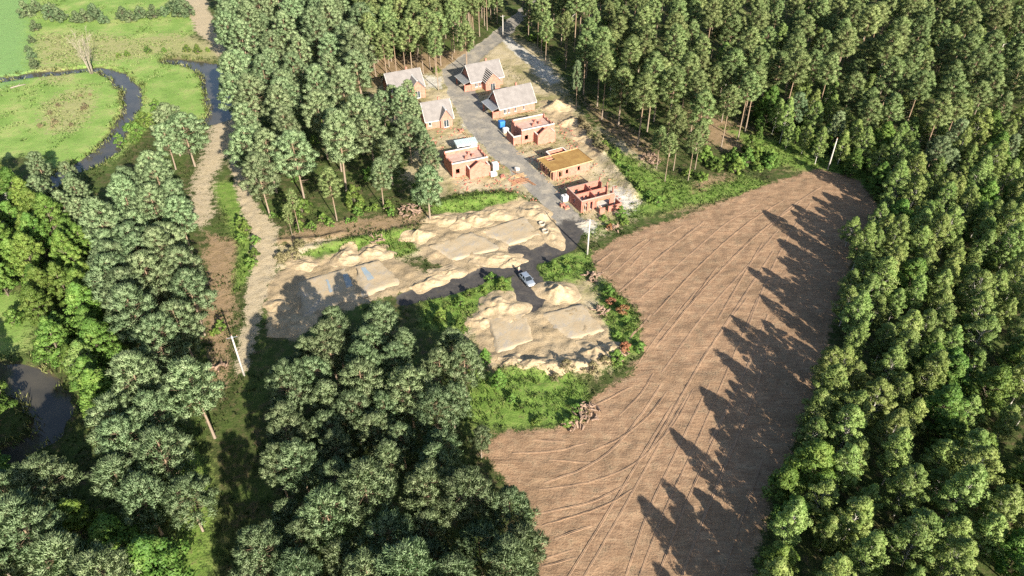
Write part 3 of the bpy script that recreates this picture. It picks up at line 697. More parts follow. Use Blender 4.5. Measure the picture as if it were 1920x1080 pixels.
def platform_house(x, y, theta, label, L=9.7, W_=6.7, h=3.85, wing=3.6, wing_w=5.2, wing_d=2.4, porch_left=True, annex=None):
    """Ground floor walls, a poured deck, knee walls above it; a roofless gabled wing in front."""
    o = house_base('unfinished_house', x, y, theta, label)
    four_walls(o, L, W_, h - 0.12, 'brick', [(0.9, 1.9, 0.9, 2.2)], [], [(3.6, 4.8, 3.0, h - 0.12)], [(1.2, 2.0, 3.0, h - 0.12), (3.0, 3.8, 3.0, h - 0.12), (4.8, 5.6, 3.0, h - 0.12)])
    d = MB(); d.box(TH + 0.005, L - TH - 0.005, TH + 0.005, W_ - TH - 0.005, 2.75, 2.98); dk = d.build('deck', M['deck'], o)
    b = MB()
    for bb in ((-0.02, L + 0.02, -0.02, 0.32), (-0.02, L + 0.02, W_ - 0.32, W_ + 0.02)): b.box(bb[0], bb[1], bb[2], bb[3], h - 0.115, h + 0.06)
    b.build('ring_beam', M['ring_beam'], o)
    for xx in (0.0, L - TH):
        b = MB(); b.box(xx + 0.02, xx + TH - 0.02, 0.325, 0.9, h - 0.115, h + 0.3); b.box(xx + 0.02, xx + TH - 0.02, W_ - 0.9, W_ - 0.325, h - 0.115, h + 0.3); b.build('stub_wall', M['brick'], o)
    for i, (bx0, by0) in enumerate(((L * 0.45, 2.6), (L * 0.66, 3.0), (L * 0.6, 4.4))):
        s = MB()
        for k in range(3): s.box(bx0 + 0.05 * k, bx0 + 0.9 - 0.08 * k, by0, by0 + 0.7 - 0.1 * k, 2.985 + 0.24 * k, 3.215 + 0.24 * k)
        s.build('brick_stack', M['red_brick'], o)
    a, e = wing, wing + wing_w; mid = (a + e) / 2; he = 2.7; wr = 1.9
    w = MB(); wall_run(w, a, e, -wing_d, -wing_d + TH, -0.5, he, [], 'x'); w.build('wing_wall', M['brick'], o)
    g = MB(); g.prism([(a, he), (e, he), (mid, he + wr)], 'y', -wing_d, -wing_d + TH); g.build('wing_gable', M['brick'], o)
    for xx in (a, e - TH):
        w = MB(); wall_run(w, xx, xx + TH, -wing_d + TH, -0.025, -0.5, he, [], 'y'); w.build('wing_wall', M['brick'], o)
        w = MB(); w.box(xx - 0.02, xx + TH + 0.02, -wing_d + TH + 0.002, -0.03, he + 0.002, he + 0.12); w.build('wall_top', M['ring_beam'], o)
    fl = MB(); fl.box(a + TH, e - TH, -wing_d + TH, -0.03, 0.0, 0.06); fl.build('wing_floor', M['concrete'], o)
    if porch_left:
        w = MB(); w.box(-2.3, -0.025, 0.2, 0.5, -0.5, 2.2); w.box(-2.3, -2.0, 0.505, W_ - 2.0, -0.5, 2.2); w.build('porch_wall', M['brick'], o)
        w = MB(); w.box(-2.35, -0.03, 0.15, 0.55, 2.205, 2.36); w.box(-2.35, -1.95, 0.555, W_ - 1.95, 2.205, 2.36); w.build('wall_top', M['ring_beam'], o)
    return o

H_ANG = 25.0
p1 = at(720, 139, 6.6); cth, sth = math.cos(R(H_ANG)), math.sin(R(H_ANG))
finished_house(p1[0] + 3.45 * sth + 0.35, p1[1] - 3.45 * cth, H_ANG, 'finished brick house at far left, pale roof half hidden by pines', wing=5.4, with_porch=False)
finished_house(-12.3, 211.0, 26.5, 'uppermost brick house with bare roof battens on its cross gable', L=10.6, wing=3.6, wing_w=4.8, wing_d=2.6, wing_battens=True)
finished_house(-3.4, 192.4, 27.0, 'finished brick house with plain pale roof and a row of small windows', L=11.2)
finished_house(-23.6, 184.9, 21.0, 'finished brick house left of the street with white-capped front gable', L=7.6, W_=6.4, wing=4.0, wing_w=3.2, wing_d=0.7, he=2.7, rise=3.6, with_porch=False, near=[(0.7, 1.5, 0.9, 2.1)])
platform_house(2.57, 176.3, 24.5, 'unfinished brick house with open pink deck beside the blue tarp')
platform_house(-14.7, 158.4, 22.5, 'unfinished brick house with open deck left of the street, beside the shed', L=9.4, wing=3.7, wing_w=5.4, porch_left=False)

def formwork_house(x, y, theta, label, L=10.6, W_=6.3, h=2.75):
    o = house_base('unfinished_house', x, y, theta, label)
    four_walls(o, L, W_, h, 'brick', [(1.6, 2.6, 0.5, 2.1), (3.6, 4.3, 0.9, 2.1), (7.0, 7.7, 0.9, 2.1)], [(1, 2, 0, 2.2)], [(1.5, 3.2, 0, 2.2), (4.0, 5.2, 0.4, 2.2)], [(2, 3, 0.9, 2.1)])
    nx, ny = 6, 3
    for i in range(nx):
        for j in range(ny):
            x0, x1 = -0.7 + (L + 1.2) * i / nx, -0.7 + (L + 1.2) * (i + 1) / nx - 0.02; y0, y1 = -0.5 + (W_ + 0.9) * j / ny, -0.5 + (W_ + 0.9) * (j + 1) / ny - 0.02
            if (i, j) == (1, 2): continue
            m = MB(); m.box(x0, x1, y0, y1, h + 0.14, h + 0.17); m.build('plywood_panel', M['plywood'], o)
    b = MB()
    for j in range(8): b.box(-0.9, L + 0.7, -0.45 + j * 0.98, -0.37 + j * 0.98, h + 0.005, h + 0.138)
    b.build('joist', M['timber'], o)
    for k, (a, c, d, e) in enumerate(((-0.85, L + 0.6, -0.56, -0.502), (-0.85, L + 0.6, W_ + 0.402, W_ + 0.46), (-0.76, -0.702, -0.5, W_ + 0.4), (L + 0.5, L + 0.56, -0.5, W_ + 0.4))):
        m = MB(); m.box(a, c, d, e, h + 0.142, h + 0.34); m.build('edge_board', M['timber'], o)
    for i in range(5):
        m = MB(); m.tube([(-0.6, 0.2 + i * 1.45, -0.1), (-0.6 + 0.1 * math.sin(i), 0.2 + i * 1.45, h)], 0.05, 5); m.build('prop', M['timber'], o)
    for i in range(3):
        m = MB(); m.tube([(0.3 + i * 0.75, -0.9, -0.1), (0.5 + i * 0.75, -0.4, h)], 0.05, 5); m.build('prop', M['timber'], o)
    for (a, c, d, e) in ((3.2, 3.5, W_, W_ + 3.0), (8.0, 8.3, W_, W_ + 3.0), (3.5, 8.0, W_ + 2.7, W_ + 3.0)):
        m = MB(); m.box(a, c, d + 0.004, e, -0.5, 2.7); m.build('wing_wall', M['brick'], o)
        m = MB(); m.box(a - 0.02, c + 0.02, d + 0.47, e + 0.02, 2.705, 2.8); m.build('wall_top', M['ring_beam'], o)
    return o
formwork_house(10.1, 157.1, 28.0, 'unfinished brick house topped with ochre plywood formwork')

def open_house(x, y, theta, label, L=8.8, W_=6.9, h=3.0):
    o = house_base('unfinished_house', x, y, theta, label)
    four_walls(o, L, W_, h, 'red_brick', [(0.8, 1.6, 0, 2.3), (2.4, 3.0, 0.0, 2.3), (4.2, 7.6, 0.0, 2.0)], [(2.0, 2.8, 0.9, 2.1), (5.4, 6.2, 0.9, 2.1)], [(3.0, 4.0, 0.9, 2.2)], [(1.5, 3.0, 0.0, 3.0), (4.0, 5.6, 0.9, 3.0)])
    for ax, bb, ops in (('x', (TH, L - TH, 3.3, 3.52), [(1.6, 2.4, 0.9, 2.1), (2.8, 3.4, 0.9, 2.1), (6.2, 6.8, 0.9, 2.2)]), ('y', (4.0, 4.22, TH, 3.3), [(1.2, 2.0, 0, 2.1)]), ('y', (4.6, 4.82, 3.52, W_ - TH), [(4.4, 5.2, 0, 2.1)])):
        m = MB(); wall_run(m, bb[0], bb[1], bb[2], bb[3], -0.4, h - 0.02, ops, ax); m.build('partition', M['red_brick'], o)
    for bb in ((TH + 0.01, 3.99, TH + 0.01, 3.29), (4.23, L - TH - 0.01, TH + 0.01, 3.29), (TH + 0.01, 4.59, 3.53, W_ - TH - 0.01), (4.83, L - TH - 0.01, 3.53, W_ - TH - 0.01)):
        m = MB(); m.box(*bb, 0.0, 0.12); m.build('floor', M['concrete'], o)
    for bb in ((0.02, L - 0.02, 0.02, 0.28), (0.02, 0.28, 0.285, W_ - 0.02)):
        m = MB(); m.box(*bb, h + 0.004, h + 0.12); m.build('wall_top', M['deck'], o)
    for xx, yy, hh in ((L - 0.3, 0.4, 1.5), (L - 0.3, 3.0, 1.3), (L - 0.3, W_ - 0.5, 0.9)):
        m = MB(); m.box(xx, xx + 0.28, yy, yy + 0.28, h + 0.004, h + hh); m.build('column', M['red_brick'], o)
    m = MB(); wall_run(m, 3.6, L + 0.6, -2.4, -2.15, -0.5, 1.5, [(5.0, 5.9, -0.1, 1.5)], 'x'); m.box(L + 0.35, L + 0.6, -2.15, -0.004, -0.5, 1.6); m.build('terrace_wall', M['red_brick'], o)
    for k in range(6):
        m = MB(); xx = 0.3 + k * 0.55 + (1.2 if k > 3 else 0); m.tube([(xx, -0.7 - 0.3 * (k % 2), -0.15), (xx + 0.12 * (-1) ** k, -0.35, 2.2 + 0.3 * (k % 3))], 0.05, 5); m.build('prop', M['timber'], o)
    m = MB(); m.box(3.9, 7.9, -0.08, -0.006, 2.02, 2.3); m.build('lintel', M['brown_timber'], o)
    return o
open_house(15.9, 142.6, 25.4, 'roofless red brick house with bare rooms, nearest of the row')

# ---- shed, pallets, tank, timber
def place(name, px, py, rz, label, cat, group=None, dz=0.0):
    p = g3(px, py, dz); return tag(empty(name, p, R(rz)), label, cat, group)
o = place('site_shed', 858, 288, 20, 'small shed with blue-grey metal roof behind the left unfinished house', 'shed')
o.location.z -= 0.05
m = MB(); m.box(0, 5.4, 0, 2.3, -0.2, 2.3); m.build('wall', M['white_sheet'], o)
m = MB(); m.hexa([(-0.2, -0.25, 2.31), (5.6, -0.25, 2.31), (5.6, 2.55, 2.62), (-0.2, 2.55, 2.62)], [(-0.2, -0.25, 2.39), (5.6, -0.25, 2.39), (5.6, 2.55, 2.70), (-0.2, 2.55, 2.70)]); rf = m.build('roof', M['shed_roof'], o)
for i in range(12):
    m = MB(); xx = -0.1 + i * 0.48; m.hexa([(xx, -0.24, 2.392), (xx + 0.08, -0.24, 2.392), (xx + 0.08, 2.54, 2.702), (xx, 2.54, 2.702)], [(xx, -0.24, 2.43), (xx + 0.08, -0.24, 2.43), (xx + 0.08, 2.54, 2.74), (xx, 2.54, 2.74)]); m.build('roof_rib', M['shed_roof'], rf)
m = MB(); m.box(0.5, 1.35, -0.03, -0.004, 0.0, 2.0); m.build('door', M['grey_metal'], o)
def bale(px, py, rz, label, sx, sy, sz, mat, dz=0.0):
    """A wrapped pallet load: timber pallet and a lumpy sheeted load."""
    o = place('wrapped_pallet', px, py, rz, label, 'pallet', None, dz)
    p = MB()
    for k in range(3): p.box(k * (sx - 0.12) / 2, k * (sx - 0.12) / 2 + 0.12, 0, sy, -0.05, 0.1)
    for k in range(6): p.box(0, sx, k * (sy - 0.12) / 5, k * (sy - 0.12) / 5 + 0.12, 0.102, 0.13)
    p.build('pallet_base', M['timber'], o)
    bm = bmesh.new(); bmesh.ops.create_cube(bm, size=1.0); bmesh.ops.subdivide_edges(bm, edges=bm.edges, cuts=4, use_grid_fill=True)
    for v in bm.verts:
        c = v.co.copy(); n = float(vnoise(c.x * 3 + px, c.y * 3 + c.z * 2 + py, 3)) - 0.5
        v.co = Vector((c.x * sx * (1 - 0.12 * max(c.z, 0)), c.y * sy * (1 - 0.12 * max(c.z, 0)), (c.z + 0.5) * sz)) + c * n * 0.22
        v.co += Vector((sx / 2, sy / 2, 0.135))
    me = bpy.data.meshes.new('cover'); bm.to_mesh(me); bm.free(); me.materials.append(M[mat]); me.polygons.foreach_set('use_smooth', [True] * len(me.polygons)); link('cover', me, o)
    return o
bale(938, 243, 25, 'pallet load under a bright blue tarp beside the street', 1.6, 1.5, 2.1, 'blue_tarp')
bale(945, 251, 25, 'white wrapped pallet in front of the blue tarp', 1.5, 1.3, 1.2, 'white_sheet')
bale(925, 322, 22, 'taller white wrapped pallet right of the left unfinished house', 1.5, 1.4, 1.9, 'white_sheet')
bale(921, 333, 22, 'lower white wrapped pallet at the corner of the left unfinished house', 1.6, 1.3, 1.0, 'white_sheet')
bale(968, 322, 30, 'pale wrapped pallet at the head of the plank piles', 1.0, 1.0, 0.7, 'ring_beam')
o = place('water_tank', 1056, 380, 26, 'white cubic water tank in a cage beside the roofless house', 'tank')
m = MB(); m.box(0, 1.5, 0, 1.3, 0.16, 1.6); m.build('tank_body', M['white_sheet'], o, bevel=0.08)
m = MB()
for k in range(5):
    for yy in (-0.04, 1.3): m.box(k * 0.36, k * 0.36 + 0.03, yy, yy + 0.03, 0, 1.64)
for z in (0.4, 0.9, 1.4):
    m.box(-0.04, 1.54, -0.045, -0.02, z, z + 0.03); m.box(-0.04, 1.54, 1.332, 1.36, z, z + 0.03)
m.build('cage', M['grey_metal'], o)
m = MB(); m.tube([(0.75, 0.65, 1.6), (0.75, 0.65, 1.74)], 0.2, 10); m.build('lid', M['cable_black'], o)
m = MB(); m.box(-0.05, 1.55, -0.05, 1.35, -0.1, 0.155); m.build('pallet_base', M['timber'], o)
def brick_pallet(px, py, rz, label, nx=3, ny=2, nz=3):
    o = place('brick_pallet', px, py, rz, label, 'brick pallet')
    m = MB(); m.box(-0.05, nx * 0.4 + 0.05, -0.05, ny * 0.4 + 0.05, -0.1, 0.12); m.build('pallet_base', M['timber'], o)
    me = None
    for i in range(nx):
        for j in range(ny):
            for k in range(nz):
                if k == nz - 1 and (i + j) % 3 == 2: continue
                if me is None:
                    b = MB(); b.box(0.01, 0.38, 0.01, 0.38, 0, 0.24); me = b.mesh('block', M['red_brick'])
                q = link('block', me, o); q.location = (i * 0.4, j * 0.4, 0.125 + k * 0.245)
brick_pallet(1052, 389, 26, 'red block pallet just below the white water tank', 3, 2, 3)
brick_pallet(1060, 393, 30, 'red block pallet nearest the dark road', 3, 2, 2)
brick_pallet(940, 336, 24, 'red block pallet between the white bales and the planks', 3, 3, 2)
brick_pallet(862, 248, 20, 'red block pallet below the white-capped house', 3, 2, 2)
def plank_pile(px, py, rz, label, n, Lp, mat, fan=4.0, cat='planks'):
    o = place('plank_pile', px, py, rz, label, cat)
    pr = np.random.default_rng(int(px))
    for k in range(n):
        b = MB(); w = pr.uniform(0.12, 0.22); l = Lp * pr.uniform(0.8, 1.05)
        Mx = Matrix.Translation((pr.uniform(-0.3, 0.3), k * 0.30, 0.06 + 0.05 * (k % 3))) @ Matrix.Rotation(R(pr.uniform(-fan, fan)), 4, 'Z')
        b.box(0, l, -w / 2, w / 2, -0.06, 0.05, Mx); b.build('plank', M[mat], o)
    b = MB()
    for xx in (0.3, Lp * 0.7): b.box(xx, xx + 0.1, -0.2, n * 0.30, -0.12, -0.005)
    b.build('bearer', M['timber'], o)
plank_pile(962, 348, 24, 'fan of loose brown planks left of the street', 9, 4.6, 'brown_timber', 7)
plank_pile(966, 334, 24, 'short pale boards above the fan of planks', 5, 3.2, 'timber', 5)
plank_pile(1004, 346, 128, 'stack of long dark beams along the street edge', 3, 8.5, 'brown_timber', 0.8, 'beams')
plank_pile(887, 263, 120, 'two long boards lying on sand above the shed', 3, 6.0, 'timber', 2.0, 'boards')
plank_pile(1010, 398, 150, 'thin boards lying on the sand bank beside the street', 2, 3.0, 'brown_timber', 6.0, 'boards')

# ---- sand heaps
SANDM = NT('heap_sand'); co = SANDM.coord('Object')
_f = SANDM.math('MULTIPLY_ADD', SANDM.noise(co, 3.5, 3), 0.5, SANDM.math('MULTIPLY', SANDM.noise(co, 0.6, 4), 0.5))
SANDM.col(SANDM.ramp(_f, [(0.36, (0.25, 0.195, 0.115)), (0.5, (0.36, 0.28, 0.175)), (0.64, (0.44, 0.355, 0.235))])); SANDM.rough(0.95); SANDM.bump(_f, 0.7, 0.12)
def heap(px, py, rx, ry, h, rz, label, group='sand heaps', mat='heap_sand', name='sand_heap', seed=0, cat='sand heap'):
    p = at(px, py); n_r, n_a = 20, 48
    hr = np.random.default_rng(seed + int(px * 7 + py)); V = []; Fs = []
    c, s = math.cos(R(rz)), math.sin(R(rz))
    off = hr.uniform(0, 50)
    base0 = gz(p[0], p[1])
    for i in range(n_r + 1):
        for k in range(n_a):
            f = i / n_r; a = 2 * math.pi * k / n_a
            out = 1.12 + 0.55 * (float(fbm(math.cos(a) * 1.3 + off, math.sin(a) * 1.3 + off, 3, 2)) - 0.5) * 2
            x, y = rx * f * out * math.cos(a), ry * f * out * math.sin(a)
            X, Y = p[0] + x * c - y * s, p[1] + x * s + y * c
            q = (0.5 + 0.5 * math.cos(math.pi * min(f * 1.02, 1))) ** 0.85 * (1 + 0.22 * math.cos(2 * a + off) * f + 0.12 * math.cos(5 * a + off * 3) * f)
            z = h * 0.9 * q * (0.15 + 1.7 * float(fbm(x * 0.6 + off, y * 0.6, 9, 3))) * (1 if f < 1 else 0) + 0.22 * (float(fbm(x * 1.7 + off, y * 1.7, 5, 3)) - 0.5) * min(1, (1 - f) * 3) - (0.3 if i == n_r else 0) + 0.02
            V.append((X - p[0], Y - p[1], z + gz(X, Y) - base0))
    for i in range(n_r):
        for k in range(n_a): Fs.append((i * n_a + k, i * n_a + (k + 1) % n_a, (i + 1) * n_a + (k + 1) % n_a, (i + 1) * n_a + k))
    me = mesh_np(name, V, np.array(Fs)[:, ::-1], [M[mat]], True)
    o = link(name, me); o.location = (p[0], p[1], base0); return tag(o, label, cat, group)
HEAPS = [
 (832,412,4.2,2.6,2.0,20,'flat-topped sand heap at the upper left of the upper plot'),(862,418,2.2,1.8,1.3,0,'small sand heap second from the left on the upper plot'),
 (893,412,2.6,1.9,1.5,0,'pointed sand heap in the middle of the upper plot'),(930,402,3.6,2.6,1.9,10,'large sand heap at the upper right of the upper plot'),
 (785,442,2.6,2.0,1.5,0,'sand heap at the left tip of the upper plot'),(1005,400,4.0,2.4,1.5,-50,'long sand bank beside the street on the upper plot'),
 (1035,440,3.6,1.7,1.2,-70,'curved sand bank inside the road bend'),(925,485,4.6,1.9,1.1,15,'ridge of turned sand above the dark road'),(955,492,2.4,1.5,0.9,10,'short sand ridge beside the road junction'),
 (648,482,2.6,2.0,1.6,0,'rounded sand heap at the top of the shaded plot'),(700,474,3.6,2.4,1.9,10,'large sunlit sand heap at the top of the shaded plot'),(570,497,2.8,1.8,1.2,0,'low sand heap at the upper left of the shaded plot'),
 (800,532,2.8,1.8,1.3,10,'sand heap at the left end of the dark road'),(845,512,2.8,1.7,1.4,10,'sand heap above the left end of the dark road'),(822,516,1.8,1.4,1.0,0,'small sand heap between two heaps at the road end'),
 (525,575,2.4,1.6,1.0,0,'low dark heap at the left of the shaded plot'),(548,612,3.6,2.4,1.5,5,'big grey heap in the shade above the pines'),
 (935,575,3.6,2.6,2.3,10,'tall sand heap at the left of the lower plot'),(1042,550,3.6,2.6,2.2,-10,'tall sand heap at the top of the lower plot'),(900,602,2.0,1.6,0.9,0,'low sand heap at the left corner of the lower plot'),
 (1000,682,3.0,1.6,1.2,5,'sand heap at the bottom left of the lower plot'),(1040,686,2.0,1.4,1.0,0,'small sand heap at the bottom middle of the lower plot'),(1078,678,2.2,1.6,1.2,0,'sand heap right of the bottom middle of the lower plot'),(1115,662,3.0,2.2,1.7,-10,'rounded sand heap at the bottom right of the lower plot'),(1145,655,2.0,1.4,0.9,0,'sand heap beside the withered bushes'),(960,676,2.6,1.2,0.8,5,'low sand ridge at the bottom left corner of the lower plot'),
 (1045,200,3.4,2.4,2.4,20,'tall sand heap behind the plain-roofed house'),(1068,232,3.0,2.0,1.6,-40,'sand heap behind the open pink deck'),(1090,262,2.6,1.6,1.2,-40,'sand bank behind the plywood-topped house'),
]
for i, (hx, hy, hrx, hry, hh, hrz, hl) in enumerate(HEAPS):
    k = 1.12 + 0.3 * ((i * 7) % 5) / 4
    heap(hx, hy, hrx * k, hry * k * (0.85 + 0.35 * ((i * 3) % 4) / 3), hh * (0.36 + 0.28 * ((i * 5) % 7) / 6), hrz + (i * 37) % 50 - 25, hl, seed=i)
heap(1098, 420, 2.2, 1.4, 0.7, 0, 'pale rubble heap at the road edge behind the middle power pole', None, 'rubble', 'rubble_heap', 3, 'rubble')

# ---- foundation slabs of houses not yet begun
SL = NT('slab_sand'); co = SL.coord('Object')
_g = SL.math('MULTIPLY_ADD', SL.noise(co, 0.35, 4), 0.6, SL.math('MULTIPLY', SL.noise(co, 2.5, 3), 0.4))
SL.col(SL.ramp(_g, [(0.38, (0.30, 0.27, 0.225)), (0.47, (0.35, 0.29, 0.20)), (0.6, (0.35, 0.275, 0.175))])); SL.rough(0.9); SL.bump(SL.noise(co, 3.0, 4), 0.5, 0.1)
simple('blue_film', (0.20, 0.28, 0.34), (0.29, 0.29, 0.27), 0.5, 0.4)
def slab(pts, h, label, strips=()):
    """Sand-strewn pad: uneven top, crumbling rim."""
    Q = ats(pts); c = Q.mean(0); n = 22
    z0 = max(gz(*q) for q in np.vstack([Q, c[None]])) * 0.4 + gz(*c) * 0.6
    o = tag(empty('foundation_slab', (c[0], c[1], z0)), label, 'foundation')
    V = []; G = np.zeros((n + 1, n + 1), int)
    def uv(u, v): return (Q[0] * (1 - u) + Q[3] * u) * (1 - v) + (Q[1] * (1 - u) + Q[2] * u) * v
    for i in range(n + 1):
        for j in range(n + 1):
            p = uv(i / n, j / n); e = min(i, j, n - i, n - j)
            w = (fbm(p[0] * 0.8, p[1] * 0.8, 12, 2) - 0.5, fbm(p[0] * 0.8, p[1] * 0.8, 52, 2) - 0.5)
            if e == 0: p = p + np.array(w) * 1.5
            z = h * (1.0 if e > 1 else (0.75 if e == 1 else -1.6)) + 0.16 * (float(fbm(p[0] * 0.6, p[1] * 0.6, 88, 3)) - 0.5) + (0.12 * (float(vnoise(p[0] * 1.5, p[1] * 1.5, 7)) - 0.5) if e < 3 else 0)
            if e == 0: p = c + (p - c) * 1.03
            G[i, j] = len(V); V.append((p[0] - c[0], p[1] - c[1], z))
    Fq = [[G[i, j], G[i + 1, j], G[i + 1, j + 1], G[i, j + 1]] for i in range(n) for j in range(n)]
    link('slab', mesh_np('slab', V, Fq, [M['slab_sand']], True), o)
    for S in strips:
        P = ats(S); k = 6; VV = []
        for i in range(k + 1):
            for j in range(k + 1):
                u, v = i / k, j / k; p = (P[0] * (1 - u) + P[3] * u) * (1 - v) + (P[1] * (1 - u) + P[2] * u) * v
                p = p + 0.35 * (np.array([vnoise(p[0] * 1.3, p[1] * 1.3, 2), vnoise(p[0] * 1.3, p[1] * 1.3, 6)]) - 0.5)
                VV.append((p[0] - c[0], p[1] - c[1], h + 0.16 * (float(fbm(p[0] * 0.6, p[1] * 0.6, 88, 3)) - 0.5) + 0.03 + 0.03 * float(vnoise(p[0] * 2.5, p[1] * 2.5, 4))))
        link('film_strip', mesh_np('film_strip', VV, [[i * (k + 1) + j, (i + 1) * (k + 1) + j, (i + 1) * (k + 1) + j + 1, i * (k + 1) + j + 1] for i in range(k) for j in range(k)], [M['blue_film']], True), o)
slab([(848,490),(800,462),(884,436),(950,466)][::1], 0.16, 'sandy foundation pad at the left of the upper plot')
slab([(955,462),(895,434),(985,405),(1015,442)], 0.16, 'sandy foundation pad at the right of the upper plot')
slab([(566,600),(556,530),(650,502),(672,560)], 0.16, 'shaded foundation pad with blue film at the left plot', [[(618,552),(612,528),(616,527),(624,549)],[(650,542),(643,518),(652,516),(663,538)]])
slab([(684,556),(664,500),(712,488),(752,532)], 0.16, 'shaded foundation pad with blue strips right of the film-covered one', [[(690,530),(678,506),(686,504),(702,526)]])
slab([(932,664),(912,594),(988,584),(1002,640)], 0.16, 'square foundation pad at the left of the lower plot')
slab([(1072,638),(1008,590),(1088,568),(1138,622)], 0.16, 'foundation pad at the right of the lower plot')

# ---- heaps of stumps and roots
simple('stump_wood', (0.29, 0.21, 0.155), (0.17, 0.115, 0.085), 3.0, 0.9, bump=0.5)
def stump_heap(px, py, r, n, label, red=False):
    o = place('stump_heap', px, py, 0, label, 'stump heap')
    g = np.random.default_rng(int(px + py))
    for k in range(n):
        a, q = g.uniform(0, 6.28), r * math.sqrt(g.random()); z = 0.12 + (1 - q / r) * r * 0.55 * g.uniform(0.3, 1)
        d = unit(g.normal(size=3) * [1, 1, 0.6]); c = np.array([q * math.cos(a), q * math.sin(a), z]); L = g.uniform(0.5, 1.3); w = g.uniform(0.10, 0.24)
        m = MB(); m.tube([c - d * L / 2, c, c + d * L / 2], [w * 1.3, w, w * 0.8], 6)
        for _ in range(3):
            e = unit(-d + g.normal(size=3) * 0.9); m.tube([c - d * L / 2, c - d * L / 2 + e * g.uniform(0.35, 0.8)], [w * 0.5, 0.02], 4, False)
        m.build('stump', M['stump_wood'], o)
for a in [(768,398,3.0,34,'heap of torn-up stumps at the forest edge above the upper plot'),(1218,300,2.8,32,'heap of stumps under the grove right of the site'),(1098,772,2.4,30,'scattered stumps where the green patch meets the field'),
          (1112,522,1.8,20,'tangle of roots at the upper left corner of the field'),(1128,582,1.5,16,'small root heap on the rim right of the lower plot'),(1150,430,1.6,16,'root heap below the roofless house'),(1075,800,1.6,12,'few loose stumps at the bottom of the green patch'),(1165,668,1.6,14,'root heap at the right tip of the lower plot'),(410,690,1.6,10,'loose stumps beside the left power pole'),(705,452,1.6,10,'low stump row on the needle-covered strip')]:
    stump_heap(*a)

# ---- power poles
def pole(px, py, h, label, arm=False, rz=20):
    o = place('power_pole', px, py, rz, label, 'power pole')
    m = MB(); m.tube([(0, 0, -0.6), (0, 0, h * 0.5), (0, 0, h)], [0.21, 0.17, 0.12], 10); m.build('shaft', M['pole_concrete'], o, True)
    m = MB(); m.box(-0.9, 0.9, -0.05, 0.05, h - 0.45, h - 0.35); ar = m.build('cross_arm', M['grey_metal'], o)
    for x in (-0.8, 0.0, 0.8):
        m = MB(); z = h - 0.35 if x else h
        m.tube([(x, 0, z + 0.002), (x, 0, z + 0.1), (x, 0, z + 0.14), (x, 0, z + 0.26)], [0.03, 0.03, 0.08, 0.06], 8); m.build('insulator', M['porcelain'], ar)
    if arm:
        m = MB(); m.tube([(0.1, 0.0, h - 1.3), (0.9, 0.25, h - 0.9), (1.5, 0.4, h - 0.85)], 0.035, 5); m.build('bracket', M['grey_metal'], o)
        m = MB(); m.box(1.4, 1.95, 0.28, 0.52, h - 0.9, h - 0.78); m.build('lamp_head', M['white_frame'], o)
pole(1101, 477, 8.9, 'pale concrete power pole at the corner of the field beside the road')
pole(458, 704, 9.4, 'leaning-looking pale power pole over the dark grass lane', False)
pole(1552, 318, 8.6, 'pale power pole at the top corner of the ploughed field', False, 60)
pole(943, 68, 7.5, 'small power pole at the far end of the street', False)

